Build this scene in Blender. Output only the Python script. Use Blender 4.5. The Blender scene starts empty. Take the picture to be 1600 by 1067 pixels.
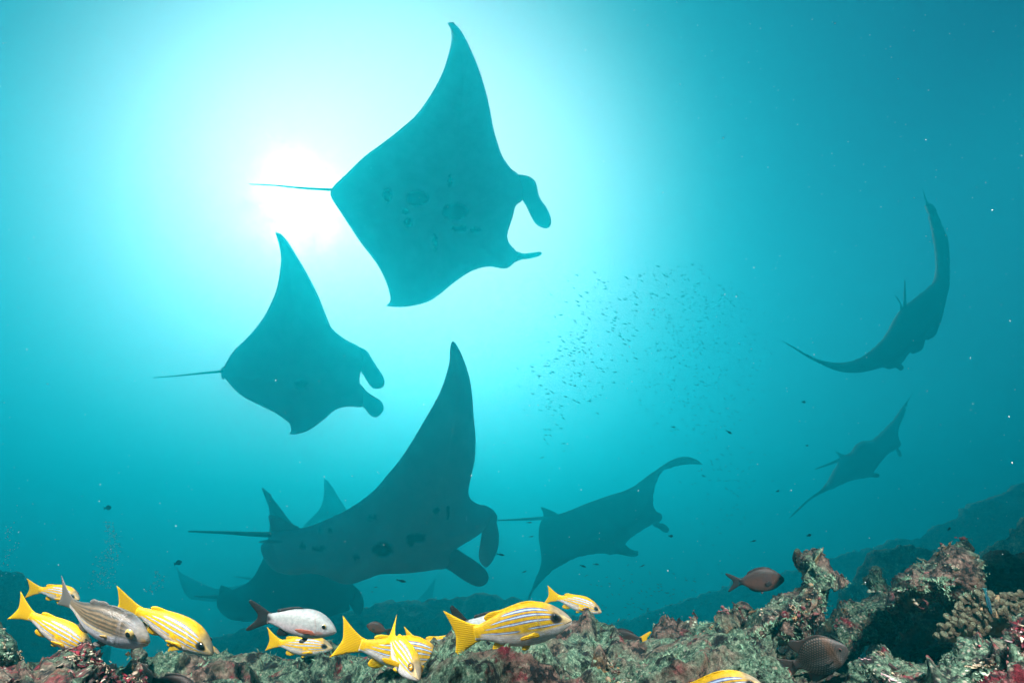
import bpy, bmesh, math, random
from mathutils import Vector, Matrix, noise, geometry, kdtree
R = math.radians
S = bpy.context.scene
COL = S.collection

# ------------------------------------------------------------------ camera
F = 900.0                      # focal length in pixels of the 1600 x 1067 photograph
PITCH = R(22)
CAM = Vector((0, 0, 1.0))
cam_data = bpy.data.cameras.new('camera')
cam_data.sensor_width = 36
cam_data.lens = 36 * F / 1600
cam_data.clip_start = 0.01
cam_data.clip_end = 500
cam = bpy.data.objects.new('camera', cam_data)
cam.location = CAM
cam.rotation_euler = (R(90) + PITCH, 0, 0)
COL.objects.link(cam)
S.camera = cam
FWD = Vector((0, math.cos(PITCH), math.sin(PITCH)))
UP = Vector((0, -math.sin(PITCH), math.cos(PITCH)))
RIGHT = Vector((1, 0, 0))


def at(px, py, d):
    """The point of the place seen at a pixel of the photograph, d metres ahead of the lens."""
    return CAM + RIGHT * ((px - 800) / F * d) + UP * ((533.5 - py) / F * d) + FWD * d


# ------------------------------------------------------------------ sky, sun, exposure
SUN_DIR = (at(640, 362, 1) - CAM).normalized()
elev = math.asin(SUN_DIR.z)
azim = math.atan2(SUN_DIR.x, SUN_DIR.y)
world = bpy.data.worlds.new('World')
S.world = world
world.use_nodes = True
nt = world.node_tree
nt.nodes.clear()
sky = nt.nodes.new('ShaderNodeTexSky')
sky.sky_type = 'NISHITA'
sky.sun_disc = False
sky.sun_elevation = elev
sky.sun_rotation = azim


def wnode(kind, **kw):
    x = nt.nodes.new(kind)
    for k, v in kw.items():
        if k in x.inputs: x.inputs[k].default_value = v
        else: setattr(x, k, v)
    return x


# the daylight as it arrives through the surface: the sky, filtered by the first metres of water, at strength 0.05 ...
tint = wnode('ShaderNodeMix', data_type='RGBA', blend_type='MULTIPLY')
tint.inputs[0].default_value = 1.0
tint.inputs[7].default_value = (0.16, 0.9, 1.0, 1)
nt.links.new(sky.outputs[0], tint.inputs[6])
bg = wnode('ShaderNodeBackground', Strength=0.05)
nt.links.new(tint.outputs[2], bg.inputs['Color'])
# ... and the sun's glitter on the rippled surface, inside the bright round window through which one sees out of the water
geo = wnode('ShaderNodeTexCoord')


def lobe(px, py, width, power, amount, col):
    """A round patch of light of the given half width in degrees."""
    dot = wnode('ShaderNodeVectorMath', operation='DOT_PRODUCT')
    dot.inputs[1].default_value = (at(px, py, 1) - CAM).normalized()
    nt.links.new(geo.outputs['Generated'], dot.inputs[0])
    last = dot.outputs['Value']
    for op, val in (('ARCCOSINE', None), ('DIVIDE', R(width)), ('POWER', power), ('MULTIPLY', -1.0), ('EXPONENT', None), ('MULTIPLY', amount)):
        m = wnode('ShaderNodeMath', operation=op)
        nt.links.new(last, m.inputs[0])
        if val is not None: m.inputs[1].default_value = val
        last = m.outputs[0]
    b = wnode('ShaderNodeBackground')
    b.inputs['Color'].default_value = (*col, 1)
    nt.links.new(last, b.inputs['Strength'])
    return b, m


l1, _ = lobe(455, 315, 9.4, 2.2, 0.9, (0.85, 1.0, 1.0))
l2, _ = lobe(588, 374, 23.4, 4.0, 1.0, (1.0, 0.9, 0.9))
l3, am = lobe(466, 320, 3.3, 2.0, 1.0, (1.0, 0.98, 0.92))
rip = wnode('ShaderNodeTexNoise', Scale=24.0, Detail=5.0, Roughness=0.6)
nt.links.new(geo.outputs['Generated'], rip.inputs['Vector'])
rr = wnode('ShaderNodeMapRange')
rr.inputs[1].default_value = 0.3; rr.inputs[2].default_value = 0.65; rr.inputs[3].default_value = 0.0; rr.inputs[4].default_value = 3.0
nt.links.new(rip.outputs['Fac'], rr.inputs[0])
nt.links.new(rr.outputs[0], am.inputs[1])
acc = bg
for l in (l1, l2, l3):
    ad = wnode('ShaderNodeAddShader')
    nt.links.new(acc.outputs[0], ad.inputs[0]); nt.links.new(l.outputs[0], ad.inputs[1])
    acc = ad
wo = wnode('ShaderNodeOutputWorld')
nt.links.new(acc.outputs[0], wo.inputs['Surface'])

sun_data = bpy.data.lights.new('sun', 'SUN')
sun_data.energy = 2.5
sun_data.angle = R(40)          # spread wide by the rippled surface and the water above
sun_data.color = (1.0, 0.96, 0.9)
sun = bpy.data.objects.new('sun', sun_data)
sun.rotation_euler = SUN_DIR.to_track_quat('Z', 'Y').to_euler()
sun.location = SUN_DIR * 30
COL.objects.link(sun)

# the photograph is lit by flash as well: the two strobes on the arms of the diver's camera rig, whose white light brings out
# the reds and yellows of what is within arm's reach and glints in the fishes' eyes
for sx in (-1, 1):
    ld = bpy.data.lights.new('camera_strobe', 'SPOT')
    ld.energy = 225.0
    ld.spot_size = R(70)
    ld.spot_blend = 0.8
    ld.shadow_soft_size = 0.07
    ld.color = (1.0, 0.98, 0.93)
    lo = bpy.data.objects.new('camera_strobe', ld)
    lo.location = CAM + Vector((1.0 * sx, .38, .82))
    aim = Vector((.58 * sx, 1.32, .0)) - Vector((1.0 * sx, .38, .82))
    lo.rotation_euler = aim.to_track_quat('-Z', 'Y').to_euler()
    COL.objects.link(lo)

S.view_settings.view_transform = 'Standard'
S.view_settings.look = 'None'
S.view_settings.gamma = 1
S.view_settings.use_curve_mapping = False
S.view_settings.exposure = 0.55
S.render.engine = 'CYCLES'
S.cycles.use_denoising = True
S.cycles.volume_bounces = 3
S.cycles.max_bounces = 6
S.cycles.use_adaptive_sampling = True
S.cycles.adaptive_threshold = 0.02

# the water: absorbs red, scatters green and blue forward
W_COL = (0.005, 0.47, 0.52)
W_ABS = (0.06, 0.144, 0.2)
W_DENS = 0.098
W_ANI = 0.745
W_BOX = ((-48, -9, -6.5), (44, 66, 9.8))

# ------------------------------------------------------------------ small helpers
rng = random.Random(7)


def tag(o, label=None, cat=None, group=None, kind=None):
    if label: o['label'] = label
    if cat: o['category'] = cat
    if group: o['group'] = group
    if kind: o['kind'] = kind
    return o


def empty(name, loc):
    o = bpy.data.objects.new(name, None)
    o.empty_display_size = 0.1
    o.location = loc
    COL.objects.link(o)
    return o


def mesh_obj(name, verts, faces, mat, parent=None, smooth=True, loc=None):
    me = bpy.data.meshes.new(name)
    me.from_pydata([tuple(v) for v in verts], [], faces)
    me.update()
    if smooth:
        me.polygons.foreach_set('use_smooth', [True] * len(me.polygons))
    if mat: me.materials.append(mat)
    o = bpy.data.objects.new(name, me)
    if parent: o.parent = parent
    if loc is not None: o.location = loc
    COL.objects.link(o)
    return o


def point_attr(o, name, values):
    a = o.data.attributes.new(name, 'FLOAT', 'POINT')
    a.data.foreach_set('value', values)


def colour_attr(o, cols):
    a = o.data.attributes.new('tint', 'FLOAT_COLOR', 'POINT')
    flat = []
    for c in cols: flat += [c[0], c[1], c[2], 1.0]
    a.data.foreach_set('color', flat)


def smooth_loop(pts, step, closed=True):
    """Catmull-Rom through the points, resampled about every step."""
    out = []
    n = len(pts)
    P = [Vector((p[0], p[1])) for p in pts]
    for i in range(n if closed else n - 1):
        p0 = P[(i - 1) % n] if closed or i > 0 else P[i]
        p1, p2 = P[i], P[(i + 1) % n]
        p3 = P[(i + 2) % n] if closed or i + 2 < n else p2
        k = max(1, int((p2 - p1).length / step))
        for j in range(k):
            t = j / k
            out.append(0.5 * ((2 * p1) + (p2 - p0) * t + (2 * p0 - 5 * p1 + 4 * p2 - p3) * t * t + (3 * p1 - p0 - 3 * p2 + p3) * t ** 3))
    if not closed: out.append(P[-1])
    return out


def inside(p, poly):
    x, y = p
    c = False
    j = len(poly) - 1
    for i in range(len(poly)):
        xi, yi = poly[i]
        xj, yj = poly[j]
        if (yi > y) != (yj > y) and x < (xj - xi) * (y - yi) / (yj - yi) + xi: c = not c
        j = i
    return c


def fill(outline, step, smooth=True):
    """Triangulate a closed outline with interior points: points, faces, distance to the rim, number of rim points."""
    loop = smooth_loop(outline, step) if smooth else [Vector(p) for p in outline]
    n = len(loop)
    kd = kdtree.KDTree(n)
    for i, p in enumerate(loop): kd.insert((p.x, p.y, 0), i)
    kd.balance()
    xs = [p.x for p in loop]
    ys = [p.y for p in loop]
    pts = list(loop)
    r = random.Random(3)
    y = min(ys)
    row = 0
    while y < max(ys):
        cuts = []                                    # scanline crossings
        for i in range(n):
            a, b = loop[i], loop[(i + 1) % n]
            if (a.y > y) != (b.y > y): cuts.append(a.x + (y - a.y) * (b.x - a.x) / (b.y - a.y))
        cuts.sort()
        for c0, c1 in zip(cuts[::2], cuts[1::2]):
            x = math.floor(c0 / step) * step + (row % 2) * step / 2
            while x < c1:
                if x > c0:
                    q = Vector((x + r.uniform(-.15, .15) * step, y + r.uniform(-.15, .15) * step))
                    if kd.find((q.x, q.y, 0))[2] > step * .6: pts.append(q)
                x += step
        y += step * .87
        row += 1
    edges = [(i, (i + 1) % n) for i in range(n)]
    v, e, f, ov, oe, of = geometry.delaunay_2d_cdt(pts, edges, [list(range(n))], 1, 1e-6)
    rim = set()
    for i, src in enumerate(ov):
        if any(s < n for s in src): rim.add(i)
    faces = []
    for t in f:
        a, b, c = v[t[0]], v[t[1]], v[t[2]]
        if (b - a).cross(c - a) < 0: t = [t[0], t[2], t[1]]
        faces.append(tuple(t))
    dist = [0.0 if i in rim else kd.find((p.x, p.y, 0))[2] for i, p in enumerate(v)]
    return v, faces, dist, rim


def inflate(outline, step, place, thick, reach, power=.6, front=1.0, back=1.0, smooth=True, wob=None):
    """A closed solid whose outline is given: place(x, y) -> point of its middle surface, bulging by thick metres
    within reach of the rim. Returns points, faces, flat coordinates and which side each point is on."""
    v, faces, dist, rim = fill(outline, step, smooth)
    mid = [place(p.x, p.y) for p in v]
    nrm = [Vector((0, 0, 0)) for _ in v]
    for a, b, c in faces:
        nn = (mid[b] - mid[a]).cross(mid[c] - mid[a])
        nrm[a] += nn; nrm[b] += nn; nrm[c] += nn
    verts, flat, side = [], [], []
    fi, bi = {}, {}
    view = (CAM - mid[0]) if (CAM - mid[0]).length > 1e-6 else Vector((0, -1, 0))
    flip = -1 if sum(nn.dot(view) for nn in nrm) < 0 else 1
    if abs(mid[0].z) + abs(mid[-1].z) < 1e-9: flip = 1               # flat shapes drawn in their own plane
    for i, p in enumerate(v):
        nn = nrm[i].normalized() * flip
        q = min(dist[i] / reach, 1.0)
        t = thick * (1 - (1 - q) ** 2) ** power
        if wob: t *= wob(p)
        fi[i] = len(verts)
        verts.append(mid[i] + nn * t * front); flat.append(p); side.append(1)
        if i in rim:
            bi[i] = fi[i]
        else:
            bi[i] = len(verts)
            verts.append(mid[i] - nn * t * back); flat.append(p); side.append(-1)
    out = []
    for a, b, c in faces:
        f1 = (fi[a], fi[b], fi[c])
        b1 = (bi[a], bi[c], bi[b])
        if flip < 0:
            f1 = f1[::-1]; b1 = b1[::-1]
        out.append(f1)
        if len(set(b1)) == 3 and set(b1) != set(f1): out.append(b1)
    return verts, out, flat, side


def tube(path, radii, n=8):
    """A tapered tube along a path, closed at both ends."""
    verts, faces = [], []
    m = len(path)
    for i, p in enumerate(path):
        t = (path[min(i + 1, m - 1)] - path[max(i - 1, 0)]).normalized()
        s = t.cross(Vector((0, 0, 1)) if abs(t.z) < .9 else Vector((1, 0, 0))).normalized()
        w = s.cross(t)
        for k in range(n):
            a = 2 * math.pi * k / n
            verts.append(p + (s * math.cos(a) + w * math.sin(a)) * radii[i])
    for i in range(m - 1):
        for k in range(n):
            faces.append((i * n + k, i * n + (k + 1) % n, (i + 1) * n + (k + 1) % n, (i + 1) * n + k))
    faces.append(tuple(range(n))[::-1])
    faces.append(tuple(range((m - 1) * n, m * n)))
    return verts, faces


# ------------------------------------------------------------------ materials
def new_mat(name):
    m = bpy.data.materials.new(name)
    m.use_nodes = True
    n = m.node_tree
    b = n.nodes['Principled BSDF']
    return m, n, b


def node(n, kind, **kw):
    x = n.nodes.new(kind)
    for k, val in kw.items():
        if k in x.inputs: x.inputs[k].default_value = val
        else: setattr(x, k, val)
    return x


def ramp(n, fac, stops):
    r = n.nodes.new('ShaderNodeValToRGB')
    e = r.color_ramp.elements
    while len(e) < len(stops): e.new(.5)
    for s, (p, c) in zip(e, stops):
        s.position = p
        s.color = (*c, 1) if len(c) == 3 else c
    n.links.new(fac, r.inputs[0])
    return r.outputs[0]


def mix(n, fac, a, b):
    x = n.nodes.new('ShaderNodeMix')
    x.data_type = 'RGBA'
    for sock, val in ((x.inputs[0], fac), (x.inputs[6], a), (x.inputs[7], b)):
        if isinstance(val, (int, float)): sock.default_value = val
        elif isinstance(val, tuple): sock.default_value = (*val, 1)
        else: n.links.new(val, sock)
    return x.outputs[2]


def plain(name, col, rough=.5, spec=.4):
    m, n, b = new_mat(name)
    tc = node(n, 'ShaderNodeTexCoord')
    no = node(n, 'ShaderNodeTexNoise', Scale=60.0, Detail=4.0)
    n.links.new(tc.outputs['Object'], no.inputs['Vector'])
    c = ramp(n, no.outputs['Fac'], [(.3, tuple(x * .75 for x in col)), (.7, tuple(min(1, x * 1.2) for x in col))])
    n.links.new(c, b.inputs['Base Color'])
    b.inputs['Roughness'].default_value = rough
    b.inputs['Specular IOR Level'].default_value = spec
    return m


def skin_mat(name, rough=.38, scale=130.0, bump=.15, spec=.5):
    """Fish skin: the colour pattern is carried by the mesh, fine scales and mottling are added here."""
    m, n, b = new_mat(name)
    at_ = node(n, 'ShaderNodeAttribute', attribute_name='tint')
    tc = node(n, 'ShaderNodeTexCoord')
    no = node(n, 'ShaderNodeTexNoise', Scale=scale * .25, Detail=3.0)
    n.links.new(tc.outputs['Object'], no.inputs['Vector'])
    vo = node(n, 'ShaderNodeTexVoronoi', Scale=scale)
    n.links.new(tc.outputs['Object'], vo.inputs['Vector'])
    f = ramp(n, no.outputs['Fac'], [(.3, (.78, .78, .78)), (.7, (1.08, 1.08, 1.08))])
    mu = n.nodes.new('ShaderNodeMix'); mu.data_type = 'RGBA'; mu.blend_type = 'MULTIPLY'
    mu.inputs[0].default_value = 1.0
    n.links.new(at_.outputs['Color'], mu.inputs[6])
    n.links.new(f, mu.inputs[7])
    n.links.new(mu.outputs[2], b.inputs['Base Color'])
    bp = node(n, 'ShaderNodeBump', Strength=bump, Distance=.002)
    n.links.new(vo.outputs['Distance'], bp.inputs['Height'])
    n.links.new(bp.outputs[0], b.inputs['Normal'])
    b.inputs['Roughness'].default_value = rough
    b.inputs['Specular IOR Level'].default_value = spec
    return m


def fin_mat(name, col, col2, glow=.35):
    """Thin fin: fin rays as fine relief, some light passes through."""
    m, n, b = new_mat(name)
    tc = node(n, 'ShaderNodeTexCoord')
    wv = node(n, 'ShaderNodeTexWave', Scale=22.0, Distortion=2.0, Detail=2.0)
    wv.bands_direction = 'Z'
    n.links.new(tc.outputs['Object'], wv.inputs['Vector'])
    c = ramp(n, wv.outputs['Fac'], [(.0, col2), (.45, col)])
    n.links.new(c, b.inputs['Base Color'])
    b.inputs['Roughness'].default_value = .5
    b.inputs['Specular IOR Level'].default_value = .3
    bp = node(n, 'ShaderNodeBump', Strength=.3, Distance=.002)
    n.links.new(wv.outputs['Fac'], bp.inputs['Height'])
    n.links.new(bp.outputs[0], b.inputs['Normal'])
    tr = node(n, 'ShaderNodeBsdfTranslucent')
    n.links.new(c, tr.inputs['Color'])
    ms = node(n, 'ShaderNodeMixShader')
    ms.inputs[0].default_value = glow
    n.links.new(b.outputs[0], ms.inputs[1])
    n.links.new(tr.outputs[0], ms.inputs[2])
    n.links.new(ms.outputs[0], n.nodes['Material Output'].inputs['Surface'])
    return m


def manta_mat():
    m, n, b = new_mat('manta_skin')
    tc = node(n, 'ShaderNodeTexCoord')
    no = node(n, 'ShaderNodeTexNoise', Scale=3.0, Detail=6.0, Roughness=.65)
    n.links.new(tc.outputs['Object'], no.inputs['Vector'])
    be = node(n, 'ShaderNodeAttribute', attribute_name='belly')
    mo = ramp(n, no.outputs['Fac'], [(.3, (.78, .8, .82)), (.7, (1.0, 1.02, 1.02))])
    mu = n.nodes.new('ShaderNodeMix'); mu.data_type = 'RGBA'; mu.blend_type = 'MULTIPLY'
    mu.inputs[0].default_value = 1.0
    n.links.new(mo, mu.inputs[6]); n.links.new(be.outputs['Fac'], mu.inputs[7])
    c = mu.outputs[2]
    sp = node(n, 'ShaderNodeAttribute', attribute_name='spot')
    c = mix(n, sp.outputs['Fac'], c, (.006, .007, .008))
    n.links.new(c, b.inputs['Base Color'])
    no2 = node(n, 'ShaderNodeTexNoise', Scale=40.0, Detail=4.0)
    n.links.new(tc.outputs['Object'], no2.inputs['Vector'])
    bp = node(n, 'ShaderNodeBump', Strength=.25, Distance=.01)
    n.links.new(no2.outputs['Fac'], bp.inputs['Height'])
    n.links.new(bp.outputs[0], b.inputs['Normal'])
    b.inputs['Roughness'].default_value = .7
    b.inputs['Specular IOR Level'].default_value = .08
    return m


def rock_mat(name, turf=.5, red=.3, pale=.3, brown=.5, seed=0.0, bump=1.0, sc=1.0, gain=1.0):
    """Reef rock overgrown with grey-green turf, maroon and pink coralline crust, ochre sponge and pale grit."""
    m, n, b = new_mat(name)
    tc = node(n, 'ShaderNodeTexCoord')
    mp = node(n, 'ShaderNodeMapping')
    mp.inputs['Location'].default_value = (seed, seed * 1.7, seed * .6)
    mp.inputs['Scale'].default_value = (sc, sc, sc)
    n.links.new(tc.outputs['Object'], mp.inputs['Vector'])

    def noi(scale, detail=5.0, rough=.6, off=0.0, dist=0.0):
        x = node(n, 'ShaderNodeTexNoise', Scale=scale, Detail=detail, Roughness=rough, Distortion=dist)
        a = node(n, 'ShaderNodeVectorMath', operation='ADD')
        a.inputs[1].default_value = (off, off * .3, -off)
        n.links.new(mp.outputs[0], a.inputs[0])
        n.links.new(a.outputs[0], x.inputs['Vector'])
        return x.outputs['Fac']

    def mask(fac, amount, width=.05):
        t = .72 - .44 * amount
        return ramp(n, fac, [(max(0, t - width), (0, 0, 0)), (min(1, t + width), (1, 1, 1))])

    base = ramp(n, noi(70, 6, .7), [(.32, (.012, .010, .009)), (.5, (.12, .085, .055)), (.66, (.34, .26, .18))])
    c = mix(n, mask(noi(9, 5, .6, 3), brown), (.05, .055, .045), base)
    ochre = ramp(n, noi(110, 4, .7, 5), [(.35, (.08, .035, .012)), (.6, (.44, .25, .09))])
    c = mix(n, mask(noi(16, 6, .65, 7), brown * .55), c, ochre)
    turfc = ramp(n, noi(160, 5, .75, 11), [(.34, (.012, .03, .02)), (.5, (.09, .17, .11)), (.66, (.32, .45, .31))])
    geo = node(n, 'ShaderNodeNewGeometry')
    sep = node(n, 'ShaderNodeSeparateXYZ')
    n.links.new(geo.outputs['Normal'], sep.inputs[0])
    upw = node(n, 'ShaderNodeMath', operation='MULTIPLY_ADD')          # turf settles on what faces up
    upw.inputs[1].default_value = .22
    n.links.new(sep.outputs['Z'], upw.inputs[0])
    n.links.new(noi(8, 6, .62, 13), upw.inputs[2])
    c = mix(n, mask(upw.outputs[0], turf, .08), c, turfc)
    mauve = ramp(n, noi(60, 5, .7, 41), [(.32, (.045, .03, .025)), (.55, (.21, .14, .11)), (.7, (.42, .33, .26))])
    c = mix(n, mask(noi(7, 4, .55, 43), brown * .7, .07), c, mauve)
    redc = ramp(n, noi(90, 4, .7, 17), [(.35, (.04, .006, .01)), (.55, (.22, .02, .035)), (.7, (.42, .16, .17))])
    c = mix(n, mask(noi(11, 7, .68, 19, .6), red * .75, .04), c, redc)
    vo = node(n, 'ShaderNodeTexVoronoi', Scale=85.0, Randomness=1.0)
    n.links.new(mp.outputs[0], vo.inputs['Vector'])
    fl = ramp(n, vo.outputs['Distance'], [(.12, (1, 1, 1)), (.3, (0, 0, 0))])
    pm = node(n, 'ShaderNodeMath', operation='MULTIPLY')
    n.links.new(fl, pm.inputs[0])
    n.links.new(mask(noi(26, 6, .7, 23), pale), pm.inputs[1])
    palec = ramp(n, noi(40, 3, .6, 29), [(.35, (.36, .27, .20)), (.55, (.55, .48, .38)), (.7, (.50, .55, .50))])
    c = mix(n, pm.outputs[0], c, palec)
    dk = mask(noi(34, 6, .7, 31), .42, .05)
    c = mix(n, dk, c, (.012, .012, .014))
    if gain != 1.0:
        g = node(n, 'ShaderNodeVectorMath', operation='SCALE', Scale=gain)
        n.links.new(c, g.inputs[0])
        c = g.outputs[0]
    n.links.new(c, b.inputs['Base Color'])
    h = node(n, 'ShaderNodeMath', operation='MULTIPLY_ADD')
    h.inputs[1].default_value = .5
    n.links.new(vo.outputs['Distance'], h.inputs[0])
    n.links.new(noi(95, 8, .75, 37), h.inputs[2])
    bp = node(n, 'ShaderNodeBump', Strength=bump, Distance=.018)
    n.links.new(h.outputs[0], bp.inputs['Height'])
    n.links.new(bp.outputs[0], b.inputs['Normal'])
    b.inputs['Roughness'].default_value = .85
    b.inputs['Specular IOR Level'].default_value = .15
    return m


# ------------------------------------------------------------------ the water
def box_mesh(name, lo, hi):
    v = [(x, y, z) for x in (lo[0], hi[0]) for y in (lo[1], hi[1]) for z in (lo[2], hi[2])]
    f = [(0, 1, 3, 2), (4, 6, 7, 5), (0, 4, 5, 1), (2, 3, 7, 6), (0, 2, 6, 4), (1, 5, 7, 3)]
    me = bpy.data.meshes.new(name)
    me.from_pydata(v, [], f)
    return me


water = bpy.data.materials.new('sea_water')
water.use_nodes = True
wn = water.node_tree
wn.nodes.clear()
pv = wn.nodes.new('ShaderNodeVolumePrincipled')
pv.inputs['Color'].default_value = (*W_COL, 1)
pv.inputs['Absorption Color'].default_value = (*W_ABS, 1)
pv.inputs['Density'].default_value = W_DENS
pv.inputs['Anisotropy'].default_value = W_ANI
wout = wn.nodes.new('ShaderNodeOutputMaterial')
wn.links.new(pv.outputs[0], wout.inputs['Volume'])
haze = bpy.data.objects.new('haze', box_mesh('haze', *W_BOX))
haze.data.materials.append(water)
COL.objects.link(haze)
tag(haze, 'clear turquoise sea water hazing everything farther off', 'water', kind='stuff')

# ------------------------------------------------------------------ manta rays
MANTA = manta_mat()


def fbm(p, octaves=4, rough=.5):
    s, a, t = 0.0, 1.0, 0.0
    for _ in range(octaves):
        s += a * noise.noise(p)
        t += a
        a *= rough
        p = p * 2.03
    return s / t


def manta(label, depth, gx, gy, body, fins, tail, dorsal=None, thick=.22, reach=70, step=5.0, spots=(), slits=(), curl=0.0,
          tail_w=.022, pelvic=(), tone=.12):
    """body, fins, dorsal: outlines as seen from the reef; depth in metres, gx, gy its change per 100 px."""
    depth, gx, gy, curl, thick, tail_w = (1.75 * q for q in (depth, gx, gy, curl, thick, tail_w))
    cx = sum(p[0] for p in body) / len(body)
    cy = sum(p[1] for p in body) / len(body)

    def dep(x, y, off=0.0):
        u, v = (x - cx) / 100, (y - cy) / 100
        return depth + gx * u + gy * v + curl * (u * u + v * v) + off

    origin = at(cx, cy, depth)
    root = empty('manta_ray', origin)
    tag(root, label, 'manta ray', 'manta rays swimming over the reef')

    def wob(p):
        return 1 + .12 * noise.noise(Vector((p.x / 45, p.y / 45, depth)))

    v, f, flat, side = inflate(body, step, lambda x, y: at(x, y, dep(x, y)), thick, reach, .75, 1.0, .8, wob=wob)
    body_pts, flat0, side0 = v, flat, side
    b = mesh_obj('body', [p - origin for p in v], f, MANTA, root)
    sv = []
    for w in v:
        dw = (w - CAM).dot(FWD)
        p = Vector((800 + F * (w - CAM).dot(RIGHT) / dw, 533.5 - F * (w - CAM).dot(UP) / dw))
        s = 0.0
        for (sx, sy, rx, ry) in spots:
            q = math.hypot((p.x - sx) / rx, (p.y - sy) / ry) + .16 * noise.noise(Vector((p.x / 9, p.y / 9, 1)))
            s = max(s, min(1, max(0, (1.2 - q) / .25)))
        sv.append(s)
    point_attr(b, 'spot', sv)
    point_attr(b, 'belly', [tone if s > 0 else .01 for s in side])
    for fo in fins:
        pts, off = (fo, 0.0) if not isinstance(fo, tuple) else fo
        v, f, flat, side = inflate(pts, step * .7, lambda x, y: at(x, y, dep(x, y, off)), .04, 14, .7)
        o = mesh_obj('cephalic_fin', [p - origin for p in v], f, MANTA, root)
        point_attr(o, 'belly', [tone * .6] * len(o.data.vertices))
    for po in pelvic:
        v, f, flat, side = inflate(po, step * .6, lambda x, y: at(x, y, dep(x, y, -.16)), .025, 6, .7)
        o = mesh_obj('pelvic_fin', [p - origin for p in v], f, MANTA, root)
        point_attr(o, 'belly', [tone * .6] * len(o.data.vertices))
    if dorsal:
        v, f, flat, side = inflate(dorsal, step * .5, lambda x, y: at(x, y, dep(x, y, .05)), .035, 10, .7)
        o = mesh_obj('dorsal_fin', [p - origin for p in v], f, MANTA, root)
        point_attr(o, 'belly', [tone * .6] * len(o.data.vertices))
    tp = smooth_loop(tail, 8, closed=False)
    n = len(tp)
    path = [at(p.x, p.y, dep(tail[0][0], tail[0][1]) + .3 * i / n) - origin for i, p in enumerate(tp)]
    v, f = tube(path, [.78 * tail_w * (1 - .72 * i / (n - 1)) for i in range(n)])
    o = mesh_obj('tail', v, f, MANTA, root)
    point_attr(o, 'belly', [.02] * len(v))
    for sl in slits:                       # raised edges of the gill slits on the belly
        sp = smooth_loop(sl, 5, closed=False)
        path = []
        for p in sp:
            k = min((i for i in range(len(flat0)) if side0[i] > 0), key=lambda i: (flat0[i].x - p.x) ** 2 + (flat0[i].y - p.y) ** 2)
            near = body_pts[k]
            dd = (near - CAM).dot(FWD)
            path.append(at(p.x, p.y, dd - .005) - origin)
        v, f = tube(path, [.004 + .008 * math.sin(math.pi * i / (len(path) - 1)) for i in range(len(path))], 6)
        o = mesh_obj('gill_slit', v, f, MANTA, root)
        point_attr(o, 'belly', [tone * 1.7] * len(v))
    return root


def M(s, x0=0.0, y0=0.0, k=1.0):
    t = [float(a) for a in s.replace(';', ' ').replace(',', ' ').split()]
    return [(x0 + k * t[i], y0 + k * t[i + 1]) for i in range(0, len(t), 2)]


manta('largest manta ray overhead beside the sun, pale belly with a cluster of dark spots', 6.8, .15, .72,
      M('699.5,36 707,37 715,42 726,58 738,83 749,110 758,139 765,168 771,200 778,225 785,244 798,263 810,273 818,290 816,313 806,322 801,340 793,366 '
        '796,380 807,393 810,402 798,416 787,420 762,417 735,425 708,443 686,461 668,472 645,478 623,480 603,478 607,474 610,468 607,452 598,429 '
        '585,407 564,380 546,353 531,330 519,312 516,301 522,290 537,276 569,245 596,225 623,204 650,180 672,150 690,117 700,88 705,65 704,47'),
      [M('800,275 812,273 824,275 832,279 838,287 843,308 855,326 861,342 860,353 855,357 847,356 837,350 829,337 823,324 816,313 808,300'),
       M('795,397 807,393 817,396 830,395 843,393.5 847,396 843,400 830,404 815,406 800,410')],
      M('522,297 470,294 430,290 389,288'), None, tone=0.85, step=3.2, thick=.22, reach=90, curl=-.02,
      spots=[(711, 331, 18, 12), (718, 357, 12, 4.5), (742, 360, 8, 3.5), (652, 310, 16, 11), (634, 331, 5, 4), (638, 348, 6, 7), (605, 305, 6, 10),
             (703, 282, 2.5, 9), (680, 378, 3, 12)])

manta('pale blue manta ray left of centre, its raised wing tip fading into the sun glare', 7.6, .15, .3,
      M('430,362.5 438,365 450,378 463,399 474,417 486,439 497,461 505,481 512,498 518,512 532,525 548,535 561,542 570,560 564,580 562,598 '
        '569,615 566,635 548,635 532,637 520,643 509,653 496,663 481,673 464,678 451,678 455,674 455,670 453,662 446,656 430,645 410,635 387,624 '
        '369,611 354,594 347,584.5 350.5,573 358,558 368,545 384,530 400,512 413.5,493 425,470 433,448 437,425 439,402 435,379.5'),
      [M('550,538 561,542 573,548 581,560 591,576 599,588 601,599 596,606 584,607 576,599 569,588 560,572'),
       M('556,608 562,600 573,611 584,619 596,627 599.5,639 594,648 586,652 578,648 569,637 560,630')],
      M('350,580 312,583.5 278,587 240,590'), M('345,577 349,573 354,577 352,590 347,592'), tone=0.5, thick=.26, reach=75, step=4.5, curl=-.02, tail_w=.024,
      spots=[(470, 600, 10, 6)])

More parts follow.
